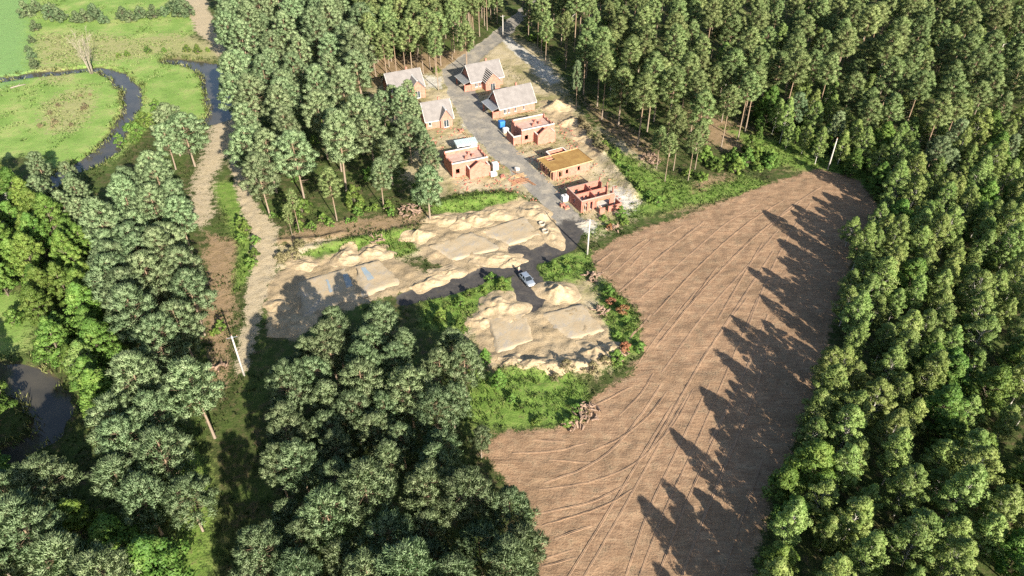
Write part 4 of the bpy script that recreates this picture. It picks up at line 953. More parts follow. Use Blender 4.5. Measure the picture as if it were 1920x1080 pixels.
# ---- car
simple('car_paint', (0.36, 0.41, 0.47), (0.33, 0.38, 0.44), 1.0, 0.28, 0.5, spec=0.5)
simple('car_glass', (0.02, 0.025, 0.03), (0.015, 0.02, 0.025), 1.0, 0.05, 0.0, spec=0.7)
simple('tyre', (0.025, 0.025, 0.025), (0.018, 0.018, 0.018), 4.0, 0.9)
simple('lamp_lens', (0.75, 0.76, 0.78), (0.65, 0.66, 0.68), 2.0, 0.1)
simple('tail_lens', (0.40, 0.02, 0.02), (0.3, 0.015, 0.015), 2.0, 0.2)
def build_car(px, py, heading):
    p = g3(px, py); o = tag(empty('parked_car', p, R(heading)), 'silver hatchback parked on the dark road stub', 'car')
    # side outline (x forward) and half widths
    st = [(-2.2, .45, .85, .70), (-2.1, .30, .98, .80), (-1.5, .25, 1.02, .86), (-0.6, .24, 1.0, .88), (0.6, .24, .98, .88), (1.2, .25, .93, .87), (1.8, .28, .84, .82), (2.15, .38, .70, .70)]
    V = []; Fs = []; n = 8
    for x, zb, zt, w in st: V += [(x, -w * 0.92, zb), (x, -w, zb + .2), (x, -w, zt - .12), (x, -w * .86, zt), (x, w * .86, zt), (x, w, zt - .12), (x, w, zb + .2), (x, w * .92, zb)]
    for i in range(len(st) - 1):
        for k in range(n): Fs.append((i * n + k, i * n + (k + 1) % n, (i + 1) * n + (k + 1) % n, (i + 1) * n + k))
    Fs += [tuple(range(n)), tuple(range((len(st) - 1) * n, len(st) * n))[::-1]]
    m = MB(); m.add(V, Fs); m.build('body', M['car_paint'], o, True)
    def cabin(zs, grow=0.0):
        lo = [(-1.95, .80), (1.05, .80)]; hi = [(-1.45, .60), (0.25, .62)]
        return lo, hi
    m = MB(); a = [(-1.9, -.78, .97), (1.0, -.80, .93), (1.0, .80, .93), (-1.9, .78, .97)]; b = [(-1.45, -.60, 1.42), (0.2, -.62, 1.45), (0.2, .62, 1.45), (-1.45, .60, 1.42)]
    m.hexa(a, b); m.build('glasshouse', M['car_glass'], o)
    m = MB(); m.hexa([(-1.5, -.62, 1.425), (0.25, -.64, 1.452), (0.25, .64, 1.452), (-1.5, .62, 1.425)], [(-1.4, -.56, 1.47), (0.1, -.57, 1.50), (0.1, .57, 1.50), (-1.4, .56, 1.47)]); m.build('roof', M['car_paint'], o)
    for s in (-1, 1):
        for x0, x1, z1, y1 in ((0.98, 0.2, 1.46, .635), (-0.62, -0.62, 1.45, .63), (-1.88, -1.45, 1.43, .615)):
            m = MB(); m.tube([(x0, s * .81, .94), (x1, s * y1, z1)], 0.045, 5); m.build('pillar', M['car_paint'], o)
        m = MB(); m.box(.62, .80, .89 if s > 0 else -1.04, 1.04 if s > 0 else -.89, .95, 1.07); m.build('mirror', M['car_paint'], o)
        m = MB(); m.box(1.86, 2.10, min(s * .42, s * .74), max(s * .42, s * .74), .62, .74); m.build('headlight', M['lamp_lens'], o)
        m = MB(); m.box(-2.215, -2.12, min(s * .46, s * .72), max(s * .46, s * .72), .68, .86); m.build('tail_light', M['tail_lens'], o)
        for x in (-1.35, 1.32):
            m = MB(); m.tube([(x, s * .72, .32), (x, s * .90, .32)], 0.32, 16); w = m.build('wheel', M['tyre'], o)
            m = MB(); m.tube([(x, s * .902, .32), (x, s * .915, .32)], 0.2, 10); m.build('rim', M['grey_metal'], w)
        m = MB(); m.box(-0.55, -0.54, min(s * .885, s * .893), max(s * .885, s * .893), .35, .9); m.build('door_seam', M['cable_black'], o)
    m = MB(); m.box(2.10, 2.19, -.3, .3, .40, .52); m.build('number_plate', M['white_frame'], o)
    m = MB(); m.box(-2.26, -2.16, -.7, .7, .36, .5); m.build('bumper', M['cable_black'], o)
# ---- person
simple('skin', (0.45, 0.28, 0.20), (0.42, 0.25, 0.18), 4.0, 0.6)
simple('green_shirt', (0.30, 0.42, 0.26), (0.24, 0.36, 0.21), 6.0, 0.85)
simple('blue_trousers', (0.10, 0.13, 0.20), (0.07, 0.09, 0.15), 6.0, 0.85)
simple('brown_hair', (0.06, 0.04, 0.025), (0.04, 0.025, 0.015), 9.0, 0.7)
def skin_mesh(name, J, E, mat, root=0, sub=1):
    """Continuous surface grown round a jointed skeleton; J: (x, y, z, rx, ry)."""
    me = bpy.data.meshes.new(name); me.from_pydata([j[:3] for j in J], E, [])
    ob = bpy.data.objects.new(name, me); COL.objects.link(ob)
    ob.modifiers.new('skin', 'SKIN'); 
    for i, j in enumerate(J):
        me.skin_vertices[0].data[i].radius = (j[3], j[4]); me.skin_vertices[0].data[i].use_root = (i == root)
    md = ob.modifiers.new('sub', 'SUBSURF'); md.levels = sub; md.render_levels = sub
    dg = bpy.context.evaluated_depsgraph_get(); nm = bpy.data.meshes.new_from_object(ob.evaluated_get(dg))
    bpy.data.objects.remove(ob, do_unlink=True)
    nm.materials.clear(); nm.materials.append(M[mat]); nm.polygons.foreach_set('use_smooth', [True] * len(nm.polygons)); nm.name = name
    return nm
def build_person(px, py, rz):
    o = tag(empty('person', g3(px, py), R(rz)), 'person in light green top and dark trousers standing beside the silver car', 'person')
    J = [(0, 0, .95, .16, .11), (0, 0, 1.15, .14, .10), (0, .01, 1.36, .17, .11), (0, .01, 1.46, .06, .06), (0, -.01, 1.53, .055, .055), (0, -.015, 1.60, .085, .10), (0, -.02, 1.70, .085, .10), (0, -.01, 1.76, .05, .06)]
    E = [(0, 1), (1, 2), (2, 3), (3, 4), (4, 5), (5, 6), (6, 7)]
    for s in (-1, 1):
        b = len(J); J += [(s * .19, .01, 1.40, .065, .06), (s * .24, .02, 1.14, .047, .045), (s * .23, -.06, .90, .034, .034), (s * .23, -.08, .84, .038, .02)]
        E += [(2, b), (b, b + 1), (b + 1, b + 2), (b + 2, b + 3)]
        for k, (dx, dl) in enumerate(((-.028, .065), (-.01, .078), (.01, .075), (.026, .058))):
            c = len(J); J += [(s * .23 + dx * .4, -.088 + dx * .5, .80, .010, .010), (s * .23 + dx * .4, -.080 + dx * .6, .80 - dl, .008, .008)]; E += [(b + 3, c), (c, c + 1)]
        c = len(J); J += [(s * .205, -.115, .83, .011, .011), (s * .20, -.13, .79, .009, .009)]; E += [(b + 3, c), (c, c + 1)]
        b = len(J); J += [(s * .10, 0, .86, .095, .10), (s * .12, -.01, .48, .065, .07), (s * .13, .02, .09, .045, .05), (s * .14, -.13, .04, .045, .03)]
        E += [(0, b), (b, b + 1), (b + 1, b + 2), (b + 2, b + 3)]
    link('body', skin_mesh('body', J, E, 'skin', 0, 1), o)
    Js = [(0, 0, .93, .19, .135), (0, 0, 1.15, .165, .125), (0, .01, 1.36, .19, .13), (0, .01, 1.455, .085, .08)]
    Es = [(0, 1), (1, 2), (2, 3)]
    for s in (-1, 1):
        b = len(Js); Js += [(s * .19, .01, 1.40, .085, .08), (s * .235, .02, 1.18, .068, .065)]; Es += [(2, b), (b, b + 1)]
    link('shirt', skin_mesh('shirt', Js, Es, 'green_shirt', 0, 1), o)
    Jt = [(0, 0, .97, .175, .125)]; Et = []
    for s in (-1, 1):
        b = len(Jt); Jt += [(s * .10, 0, .84, .115, .115), (s * .12, -.01, .48, .088, .092), (s * .13, .02, .10, .072, .08)]; Et += [(0, b), (b, b + 1), (b + 1, b + 2)]
    link('trousers', skin_mesh('trousers', Jt, Et, 'blue_trousers', 0, 1), o)
    link('hair', skin_mesh('hair', [(0, .03, 1.60, .07, .06), (0, .02, 1.68, .098, .098), (0, 0, 1.755, .075, .08)], [(0, 1), (1, 2)], 'brown_hair', 0, 1), o)
    m = MB()
    m.prism([(-.014, 1.625), (.014, 1.625), (0, 1.675)], 'y', -.145, -.09); m.build('nose', M['skin'], o)
    for s in (-1, 1):
        m = MB(); m.box(s * .035 - .014, s * .035 + .014, -.118, -.095, 1.668, 1.682); m.build('eye', M['cable_black'], o)
        m = MB(); m.box(s * .09 - .012, s * .09 + .012, -.03, .015, 1.62, 1.68); m.build('ear', M['skin'], o)
        m = MB(); m.hexa([(s * .14 - .055, -.22, 0), (s * .14 + .055, -.22, 0), (s * .14 + .05, .09, 0), (s * .14 - .05, .09, 0)], [(s * .14 - .05, -.20, .06), (s * .14 + .05, -.20, .06), (s * .14 + .048, .08, .11), (s * .14 - .048, .08, .11)]); m.build('shoe', M['cable_black'], o)
    m = MB(); m.box(-.028, .028, -.116, -.09, 1.585, 1.597); m.build('mouth', M['tail_lens'], o)
build_car(988, 527, -62)
build_person(973, 511, 40)

# ---- bare willow, fallen log, concrete rings
def dead_tree(px, py, label):
    o = place('dead_tree', px, py, 0, label, 'dead tree')
    g = np.random.default_rng(4)
    for k in range(6):
        a = k * 1.05 + 0.4; m = MB(); L = g.uniform(9, 13); out = np.array([math.cos(a), math.sin(a), 0]) * 0.4
        P = [out * 0.8 + [0, 0, -0.4]]
        for s in range(1, 7): P.append(np.append(out[:2] * (0.8 + 1.6 * (s / 6) ** 1.6 * L / 3.2), L * s / 6) + g.normal(size=3) * [0.16, 0.16, 0])
        m.tube(P, list(np.linspace(0.19, 0.02, 7)), 6); tr = m.build('trunk', M['dead_wood'], o, True)
        m = MB()
        for s in range(16):
            i = g.integers(2, 6); p = P[i] + (P[i + 1] - P[i]) * g.random(); d = unit(out * 0.8 + g.normal(size=3) * 0.5 + [0, 0, 1.2]); l = g.uniform(1.5, 3.6)
            q = p + d * l * 0.5 + g.normal(size=3) * 0.12; e = p + d * l + [0, 0, 0.3]
            m.tube([p, q, e], [0.035, 0.022, 0.008], 4, False)
            for _ in range(5):
                d2 = unit(d + g.normal(size=3) * 0.5); m.tube([q, q + d2 * g.uniform(0.6, 1.4)], [0.02, 0.006], 3, False)
        m.build('twigs', M['dead_wood'], tr)
dead_tree(172, 138, 'tall bare bleached willow standing at the river loop')
o = place('fallen_log', 20, 166, 40, 'short bleached log lying on the river bank', 'log')
m = MB(); m.tube([(0, 0, 0.15), (2.2, 0.1, 0.25), (4.2, 0, 0.2)], [0.26, 0.22, 0.14], 7); m.build('log', M['dead_wood'], o, True)
m = MB(); m.tube([(2.2, 0.1, 0.3), (3.0, 0.9, 0.7)], [0.1, 0.03], 5); m.build('branch_stub', M['dead_wood'], o)
def ring(px, py, label, dz=0.0):
    o = place('concrete_ring', px, py, 0, label, 'concrete ring', None, dz)
    V = []; n = 18
    for z, r in ((-0.3, 0.75), (0.55, 0.75), (0.55, 0.6), (-0.3, 0.6)): V += [(r * math.cos(6.2832 * k / n), r * math.sin(6.2832 * k / n), z) for k in range(n)]
    m = MB(); m.add(V, [(j * n + k, j * n + (k + 1) % n, ((j + 1) % 4) * n + (k + 1) % n, ((j + 1) % 4) * n + k) for j in range(4) for k in range(n)]); m.build('ring', M['rubble'], o)
    m = MB(); m.tube([(0, 0, -0.2), (0, 0, -0.1)], 0.59, 14); m.build('water', M['dark_void'], o)
ring(1022, 436, 'pale concrete well ring on the sand inside the road bend'); ring(1016, 421, 'concrete well ring farther from the road bend')
# ================================================================== TREES
leafmat('pine_needles', (0.088, 0.142, 0.062), (0.158, 0.224, 0.106), (0.250, 0.315, 0.168), 0.2, 0.18, 0.7)
leafmat('far_pine_needles', (0.083, 0.133, 0.041), (0.152, 0.209, 0.074), (0.247, 0.297, 0.122), 0.2, 0.18, 0.7)
leafmat('birch_leaves', (0.090, 0.151, 0.037), (0.164, 0.235, 0.059), (0.267, 0.321, 0.111), 0.22, 0.28)
leafmat('alder_leaves', (0.062, 0.121, 0.022), (0.112, 0.199, 0.036), (0.196, 0.269, 0.065), 0.25, 0.32)
leafmat('willow_leaves', (0.075, 0.125, 0.056), (0.131, 0.188, 0.090), (0.206, 0.256, 0.131), 0.22, 0.3)
leafmat('bush_leaves', (0.057, 0.114, 0.021), (0.114, 0.202, 0.038), (0.215, 0.291, 0.070), 0.3, 0.32, 1.1)
leafmat('dry_leaves', (0.11, 0.10, 0.05), (0.20, 0.18, 0.09), (0.30, 0.26, 0.15), 0.25, 0.25, 1.1)
leafmat('rust_leaves', (0.15, 0.06, 0.03), (0.27, 0.12, 0.06), (0.34, 0.19, 0.11), 0.2, 0.25, 1.1)
def blades(B, D, L, Wd, g, N=None):
    """Narrow triangles from B along D, turned so that they face N."""
    side = unit(np.cross(D, unit(g.normal(size=D.shape) + (0 if N is None else N * 1.2))))
    b = side * (Wd * 0.5)[:, None]; tip = B + D * L[:, None]
    mid = B + D * (L * 0.12)[:, None]
    V = np.stack([mid - b, mid + b, tip], 1)
    if N is not None:
        fn = np.cross(V[:, 1] - V[:, 0], V[:, 2] - V[:, 0]); fl = (fn * N).sum(1) < 0
        V[fl] = V[fl][:, [1, 0, 2]]
    return V.reshape(-1, 3), np.arange(len(V) * 3).reshape(-1, 3)
def leaf_tris(Cn, Nn, size, g):
    a = unit(np.cross(Nn, unit(g.normal(size=Nn.shape)))); b = np.cross(Nn, a)
    s = size[:, None]
    V = np.stack([Cn - a * s * 0.55 - b * s * 0.28, Cn + a * s * 0.55 - b * s * 0.28, Cn + b * s * 0.75 + a * s * (g.uniform(-0.3, 0.3, len(size)))[:, None]], 1).reshape(-1, 3)
    return V, np.arange(len(V)).reshape(-1, 3)
def soft_normals(me, N):
    """Leaves shade with the rounding of the twig they sit on."""
    me.normals_split_custom_set_from_vertices(np.asarray(N, np.float32).tolist())
    return me

def trunk_path(g, H, bend):
    n = 9; z = np.linspace(0, H, n)
    x = bend * H * (np.sin(z / H * g.uniform(1.5, 3.5) + g.uniform(0, 6)) - 0); y = bend * H * np.sin(z / H * g.uniform(1.5, 3.5) + g.uniform(0, 6))
    x -= x[0]; y -= y[0]
    return np.stack([x, y, z], 1)
def path_at(P, z): return np.array([np.interp(z, P[:, 2], P[:, 0]), np.interp(z, P[:, 2], P[:, 1]), z])

def pine_mesh(seed, H=17.0, base=0.45, Rc=2.7, whorls=7, dens=1.0, needle='pine_needles', trunk_r=0.19, bend=0.012, lump=0.80, shoots=125):
    """Scots pine: whorls of limbs, each carrying domed pads of upright shoots; every shoot a brush of needles."""
    g = np.random.default_rng(seed); P = trunk_path(g, H, bend)
    tb = MB(); tb.tube([P[0] - [0, 0, 0.5]] + list(P), [trunk_r * 1.25] + list(trunk_r * (1 - 0.82 * np.linspace(0, 1, len(P)))), 7)
    z0 = base * H; Cs = []; Rs = []
    for _ in range(8):
        z = g.uniform(0.5 * z0, z0); a = g.uniform(0, 6.28); p = path_at(P, z); l = g.uniform(0.4, 1.5)
        tb.tube([p, p + l * np.array([math.cos(a), math.sin(a), g.uniform(-0.25, 0.15)])], [0.03, 0.01], 3, False)
    npad = int(whorls * 15 * dens)
    for k in range(npad):
        t = (k + g.uniform(0, 1)) / npad; t = t ** 0.85
        z = z0 + t * (H - z0) * 0.97
        shape = (math.sin(math.pi * min(0.20 + 0.80 * t ** 0.9, 1.0)) ** 0.62) if t > 0.02 else 0.6
        if t > 0.55: shape = max(shape, 0.02) ** 0.85
        a = k * 2.399963 + g.uniform(-0.5, 0.5)
        L = Rc * shape * math.sqrt(g.uniform(0.22, 1.0)) * g.uniform(0.82, 1.12)
        e = path_at(P, min(z, H)) + [L * math.cos(a), L * math.sin(a), g.uniform(-0.2, 0.25)]
        zs = max(z - L * g.uniform(0.1, 0.45), z0 * 0.9); p0 = path_at(P, zs)
        if L > 0.7: tb.tube([p0, (p0 + e) / 2 - [0, 0, 0.12 * L], e - [0, 0, 0.15]], [0.035 * (1.1 - t), 0.018, 0.006], 3, False)
        Cs.append(e); Rs.append(lump * g.uniform(0.7, 1.15) * (1 - 0.25 * t))
    for _ in range(3): Cs.append(path_at(P, H - 0.4) + g.normal(size=3) * [0.25, 0.25, 0.2]); Rs.append(lump * 0.7)
    Cs = np.array(Cs); Rs = np.array(Rs)
    n = len(Cs)
    m = shoots
    d = unit(g.normal(size=(n * m, 3)) + [0, 0, 0.45])
    d[:, 2] = np.where(d[:, 2] < -0.4, -d[:, 2], d[:, 2])
    r = np.repeat(Rs, m); c = np.repeat(Cs, m, 0)
    axc = path_at(P, H * 0.6) * [1, 1, 0]
    outw = unit((c - axc) * [1, 1, 0] + 1e-6)
    B = c + d * (r * g.uniform(0.45, 0.9, len(r)))[:, None] * [1, 1, 0.75]
    D = unit(d * 0.55 + [0, 0, 0.8] + outw * 0.25 + g.normal(size=B.shape) * 0.3)
    side = unit(np.cross(D, unit(d + g.normal(size=B.shape) * 0.25)))
    L = g.uniform(0.26, 0.5, len(r)); w = g.uniform(0.09, 0.17, len(r))
    V = np.stack([B - side * w[:, None] * 0.5, B + side * w[:, None] * 0.5, B + D * L[:, None]], 1)
    fn = unit(np.cross(V[:, 1] - V[:, 0], V[:, 2] - V[:, 0])); sn = unit(d * 0.85 + outw * 0.25 + [0, 0, 0.2])
    fl = (fn * sn).sum(1) < 0
    V[fl] = V[fl][:, [1, 0, 2]]; fn[fl] *= -1
    Nn = unit(sn + fn * 0.45)
    T = np.arange(len(V) * 3).reshape(-1, 3)
    return tb.mesh('pine_trunk', MAT['pine_bark'], True), soft_normals(mesh_np('pine_crown', V.reshape(-1, 3), T, [MAT[needle]], True), np.repeat(Nn, 3, 0))

def leafy_mesh(seed, H=13.0, base=0.3, Rc=2.4, nclump=70, per=110, leaf=0.20, mat='birch_leaves', bark='birch_bark', trunk_r=0.13, bend=0.015, top=0.95, squash=0.85, clump_r=(0.45, 0.95), pointy=0.8, lean=0.0):
    g = np.random.default_rng(seed); P = trunk_path(g, H * top, bend)
    P[:, 0] += lean * P[:, 2] ** 1.5 / max(H, 1) ** 0.5
    tb = MB(); tb.tube([P[0] - [0, 0, 0.5]] + list(P), [trunk_r * 1.3] + list(trunk_r * (1 - 0.85 * np.linspace(0, 1, len(P)))), 6)
    z0 = base * H; Cn = []; Nn = []; S = []; SN = []
    for k in range(nclump):
        t = (k + g.uniform(0, 1)) / nclump
        z = z0 + t * (H - z0)
        shape = (math.sin(math.pi * min(0.16 + t ** pointy * 0.84, 1.0)) ** 0.7)
        a = k * 2.399 + g.uniform(-0.6, 0.6)
        rr = Rc * shape * math.sqrt(g.uniform(0.12, 1.0)) * g.uniform(0.8, 1.12)
        cz = z + g.uniform(-0.3, 0.3)
        stem = path_at(P, max(min(cz - 0.35 * rr, H * top), 0.4)); c = np.array([stem[0] + rr * math.cos(a), stem[1] + rr * math.sin(a), cz])
        s0 = path_at(P, max(min(cz - 0.9 * rr - 0.3, H * top), 0.3))
        tb.tube([s0, (s0 + c) / 2 + [0, 0, -0.1 * rr], c], [0.045 * (1.1 - t), 0.025, 0.008], 3, False)
        r = g.uniform(*clump_r) * (1 - 0.3 * t)
        d = unit(g.normal(size=(per, 3))); rad = r * g.uniform(0.25, 1.0, per) ** 0.5
        pts = c + d * rad[:, None] * [1, 1, squash]
        ow = unit(np.array([math.cos(a), math.sin(a), 0.3]))
        nf = unit(d + g.normal(size=(per, 3)) * 0.75 + [0, 0, 0.35])
        sn = unit(d * 0.9 + ow * 0.25 + nf * 0.55 + [0, 0, 0.2])
        nf = np.where(((nf * sn).sum(1) < 0)[:, None], -nf, nf)
        Cn.append(pts); Nn.append(nf); SN.append(sn); S.append(np.full(per, leaf) * g.uniform(0.7, 1.35, per))
    V, T = leaf_tris(np.vstack(Cn), np.vstack(Nn), np.concatenate(S), g)
    V3 = V.reshape(-1, 3, 3); N3 = np.vstack(Nn); fn = np.cross(V3[:, 1] - V3[:, 0], V3[:, 2] - V3[:, 0]); fl = (fn * N3).sum(1) < 0
    V3[fl] = V3[fl][:, [1, 0, 2]]
    return tb.mesh('stem', MAT[bark], True), soft_normals(mesh_np('leaves', V3.reshape(-1, 3), T, [MAT[mat]], True), np.repeat(np.vstack(SN), 3, 0))

PROTO = {}
def proto(kind, i, meshes, H, zc): PROTO.setdefault(kind, []).append((meshes[0], meshes[1], H, zc))
for i, (H, b, r, w) in enumerate([(14, 0.36, 3.0, 7), (15, 0.42, 2.7, 7), (13, 0.34, 3.4, 7), (15.5, 0.44, 2.9, 7), (11.5, 0.32, 2.5, 6), (14, 0.40, 3.6, 8)]):
    proto('pine', i, pine_mesh(100 + i, H, b, r, w), H, H * (b + 1) / 2 + 0.6)
for i, (H, b, r, w) in enumerate([(19, 0.56, 2.7, 6), (20.5, 0.60, 2.5, 6), (17.5, 0.48, 2.8, 7), (19, 0.54, 2.3, 6), (16, 0.42, 2.6, 7)]):
    proto('tall_pine', i, pine_mesh(200 + i, H, b, r, w, 0.9, 'far_pine_needles', 0.18, 0.006), H, H * (b + 1) / 2 + 0.6)
for i, (H, b, r, n) in enumerate([(13, 0.25, 2.7, 72), (14, 0.28, 2.4, 72), (12, 0.22, 2.9, 72), (15, 0.3, 2.5, 80), (10.5, 0.2, 2.3, 60), (13, 0.26, 3.1, 80)]):
    proto('birch', i, leafy_mesh(300 + i, H, b, r, n, 125, 0.20, clump_r=(0.5, 1.05), pointy=0.72), H, H * (b + 1) / 2)
for i, (H, b, r, n) in enumerate([(12, 0.22, 3.2, 85), (10, 0.2, 2.9, 70), (13, 0.25, 3.6, 95), (9, 0.15, 2.6, 60)]):
    proto('alder', i, leafy_mesh(400 + i, H, b, r, n, 130, 0.24, 'alder_leaves', 'grey_bark', 0.16, 0.03, 0.85, 0.7, (0.6, 1.2), 0.65), H, H * (b + 1) / 2)
for i, (H, r, n, mt) in enumerate([(2.6, 1.7, 26, 'bush_leaves'), (2.0, 1.5, 22, 'bush_leaves'), (3.4, 1.8, 32, 'bush_leaves'), (1.5, 1.3, 18, 'bush_leaves')]):
    proto('bush', i, leafy_mesh(500 + i, H, 0.02, r, n, 90, 0.17, mt, 'grey_bark', 0.05, 0.03, 0.8, 0.75, (0.35, 0.65), 0.55), H, H / 2)
for i, (H, r, n) in enumerate([(4.5, 2.6, 48), (3.6, 2.3, 40)]):
    proto('willow', i, leafy_mesh(520 + i, H, 0.02, r, n, 110, 0.18, 'willow_leaves', 'grey_bark', 0.07, 0.03, 0.85, 0.75, (0.5, 0.9), 0.55), H, H / 2)
for i, (H, r, n) in enumerate([(1.3, 1.3, 20), (1.8, 1.5, 22)]):
    proto('dry_bush', i, leafy_mesh(540 + i, H, 0.02, r, n, 70, 0.14, 'dry_leaves', 'grey_bark', 0.04, 0.05, 0.8, 0.7, (0.3, 0.55), 0.55), H, H / 2)
for i, (H, r, n) in enumerate([(1.6, 1.2, 18)]):
    proto('rust_bush', i, leafy_mesh(550 + i, H, 0.02, r, n, 80, 0.15, 'rust_leaves', 'grey_bark', 0.04, 0.05, 0.8, 0.7, (0.3, 0.5), 0.55), H, H / 2)

PART = {'pine': ('trunk', 'crown'), 'tall_pine': ('trunk', 'crown'), 'birch': ('trunk', 'crown'), 'alder': ('trunk', 'crown'),
        'bush': ('stem', 'foliage'), 'willow': ('stem', 'foliage'), 'dry_bush': ('stem', 'foliage'), 'rust_bush': ('stem', 'foliage')}
ONAME = {'pine': 'pine_tree', 'tall_pine': 'tall_pine_tree', 'birch': 'birch_tree', 'alder': 'broadleaf_tree', 'bush': 'green_bush', 'willow': 'willow_bush', 'dry_bush': 'dry_bush', 'rust_bush': 'rusty_bush'}
OCAT = {'pine': 'pine tree', 'tall_pine': 'pine tree', 'birch': 'birch tree', 'alder': 'tree', 'bush': 'bush', 'willow': 'willow bush', 'dry_bush': 'dry bush', 'rust_bush': 'bush'}
TREES = []        # (x, y, kind, variant, scale, rot, label, group)
def add_tree(x, y, kind, label, group, scale=None, variant=None, keep=False, wide=1.0):
    v = int(rng.integers(len(PROTO[kind]))) if variant is None else variant
    s = float(rng.uniform(0.82, 1.14)) if scale is None else scale
    TREES.append(dict(x=x, y=y, k=kind, v=v, s=s, wd=wide, r=float(rng.uniform(0, 6.283)), label=label, group=group, keep=keep))
BLOCK = ('field', 'sand', 'road', 'track', 'river', 'pale')
def ok_spot(x, y, blk=BLOCK, lim=0.35):
    for z in blk:
        if zone_at(z, x, y) > lim: return False
    for a, b, r in FOOT:
        if (x - a) ** 2 + (y - b) ** 2 < r * r: return False
    return True
def stand(outline, spacing, mix, label, group, zc=None, blk=BLOCK, scale=(0.82, 1.14), wide=1.0, tries=30):
    """Fill a stand of trees. outline: where the crowns show in the photograph; mix: [(kind, share)]."""
    k0 = mix[0][0]; zc = zc if zc is not None else PROTO[k0][0][3]
    Q = ats(outline, zc)
    x0, y0 = Q.min(0); x1, y1 = Q.max(0)
    n = int((x1 - x0) * (y1 - y0) / spacing ** 2 * tries)
    C = np.column_stack([rng.uniform(x0, x1, n), rng.uniform(y0, y1, n)])
    C = C[poly_sd(C[:, 0], C[:, 1], Q) > 0]
    kinds = [m[0] for m in mix]; pr = np.array([m[1] for m in mix], float); pr /= pr.sum()
    lab = label if isinstance(label, dict) else {k: label for k in kinds}
    got = []
    ex = [(t['x'], t['y']) for t in TREES if x0 - 9 < t['x'] < x1 + 9 and y0 - 9 < t['y'] < y1 + 9 and t['k'] in PART and PART[t['k']][0] == 'trunk']
    E = np.array(ex + got) if ex else np.zeros((0, 2))
    for p in C:
        sp = spacing * rng.uniform(0.82, 1.15)
        if len(E) and ((E - p) ** 2).sum(1).min() < sp * sp: continue
        if not ok_spot(p[0], p[1], blk): continue
        E = np.vstack([E, p[None]])
        k = kinds[int(rng.choice(len(kinds), p=pr))]
        add_tree(p[0], p[1], k, lab[k], group + (' (pines)' if 'pine' in k and len(kinds) > 1 else ''), float(rng.uniform(*scale)), None, False, wide * float(rng.uniform(0.92, 1.1)))
# ---- where the trees stand
def single(px, py, kind, label, scale=1.0, variant=0, z=None, wide=1.0):
    p = at(px, py, 0 if z is None else z); add_tree(p[0], p[1], kind, label, None, scale, variant, True, wide)
# trees that one can point to (pixel of the foot of the trunk)
single(366, 312, 'pine', 'big bushy pine standing beside the pond and the sandy path', 1.12, 2, None, 1.35)
single(338, 292, 'pine', 'bushy pine left of and behind the big one beside the pond', 1.0, 5, None, 1.2)
single(330, 318, 'pine', 'bushy pine left of the big one, nearest the riverside pines', 0.9, 0, None, 1.2)
for px, py in ((458, 704), (1101, 477), (1552, 318)):
    p = at(px, py); u = -p[:2] / np.linalg.norm(p[:2])
    for k in range(0, 20, 3): FOOT.append((p[0] + u[0] * k, p[1] + u[1] * k, 3.4 if k < 16 else 2.5))
single(1080, 204, 'pine', 'slender pine with bare trunk at the edge of the dirt clearing behind the houses', 0.95, 1, None, 0.62)
single(632, 414, 'tall_pine', 'pine with a long bare pale trunk at the sunny forest edge above the sand plots', 0.78, 2, None, 1.1)
single(1585, 462, 'birch', 'small pale green tree standing forward into the ploughed field at its right edge', 0.62, 2, None, 1.15)
single(903, 858, 'pine', 'young pine at the left tip of the ploughed field', 0.62, 4, None, 1.0)
single(562, 436, 'tall_pine', 'thin pine with light trunk beside the pale track, nearest the grass mound', 0.6, 3, None, 0.9)
single(548, 442, 'tall_pine', 'thinnest leaning pine at the end of the forest beside the pale track', 0.5, 4, None, 0.8)
single(720, 392, 'pine', 'forked bushy pine at the forest edge beside the heap of stumps', 0.85, 3)
single(795, 372, 'alder', 'leafy tree with bent dark trunk left of the unfinished house with the blue-grey shed', 0.8, 1)
single(1290, 338, 'tall_pine', 'pale trunked pine at the lower tip of the grove right of the building site', 0.72, 0)
single(1262, 322, 'tall_pine', 'straight pine in front of the stump heap in the grove right of the building site', 0.74, 1)

for i, (x, y, sc, w) in enumerate([(742,236,0.85,1.0),(772,226,0.8,1.0),(724,246,0.9,1.0),(757,256,0.9,1.1),(790,292,0.85,1.1),(772,306,0.95,1.1),(802,322,0.75,1.0),(782,262,0.8,1.0),(810,338,0.7,1.0)]):
    single(x, y, 'pine', 'pine ' + ['below the middle of the half hidden roof', 'below the right end of the half hidden roof', 'below the left end of the half hidden roof', 'second row below the half hidden roof', 'left of the white-capped house', 'left of and below the white-capped house', 'left of the shed', 'between the two finished houses at left', 'nearest the left unfinished house'][i], sc, i % 6, None, w)
L_A = 'pine in the dense stand left of the building site'
stand([(400,-70),(690,-70),(700,60),(680,110),(680,190),(700,215),(790,235),(822,285),(800,325),(700,330),(560,350),(500,375),(465,340),(445,280),(455,230),(440,190),(432,120),(420,50)], 8.4, [('pine', 1)], L_A, 'pines left of the building site', 12.5, scale=(1.05, 1.38), wide=1.12)
stand([(640,-80),(960,-80),(900,10),(870,60),(800,80),(700,85),(690,40)], 4.6, [('tall_pine', 1)], 'bare-trunked pine in the row behind the upper houses', 'tall pines behind the upper houses', 15.5, scale=(0.85, 1.05), wide=1.15)
stand([(185,425),(235,355),(290,315),(320,340),(340,400),(345,480),(362,540),(340,610),(310,645),(235,640),(220,560),(205,480)], 5.5, [('pine', 1)], 'pine between the meadow river and the dirt strip', 'pines by the meadow river', 10.0, scale=(0.9, 1.2), wide=1.12)
stand([(50,300),(130,310),(170,360),(150,390),(60,350)], 5.0, [('pine', 1)], 'grey-green pine on the river bank at the left edge', 'pines on the river bank', 8.0, scale=(0.6, 0.8))
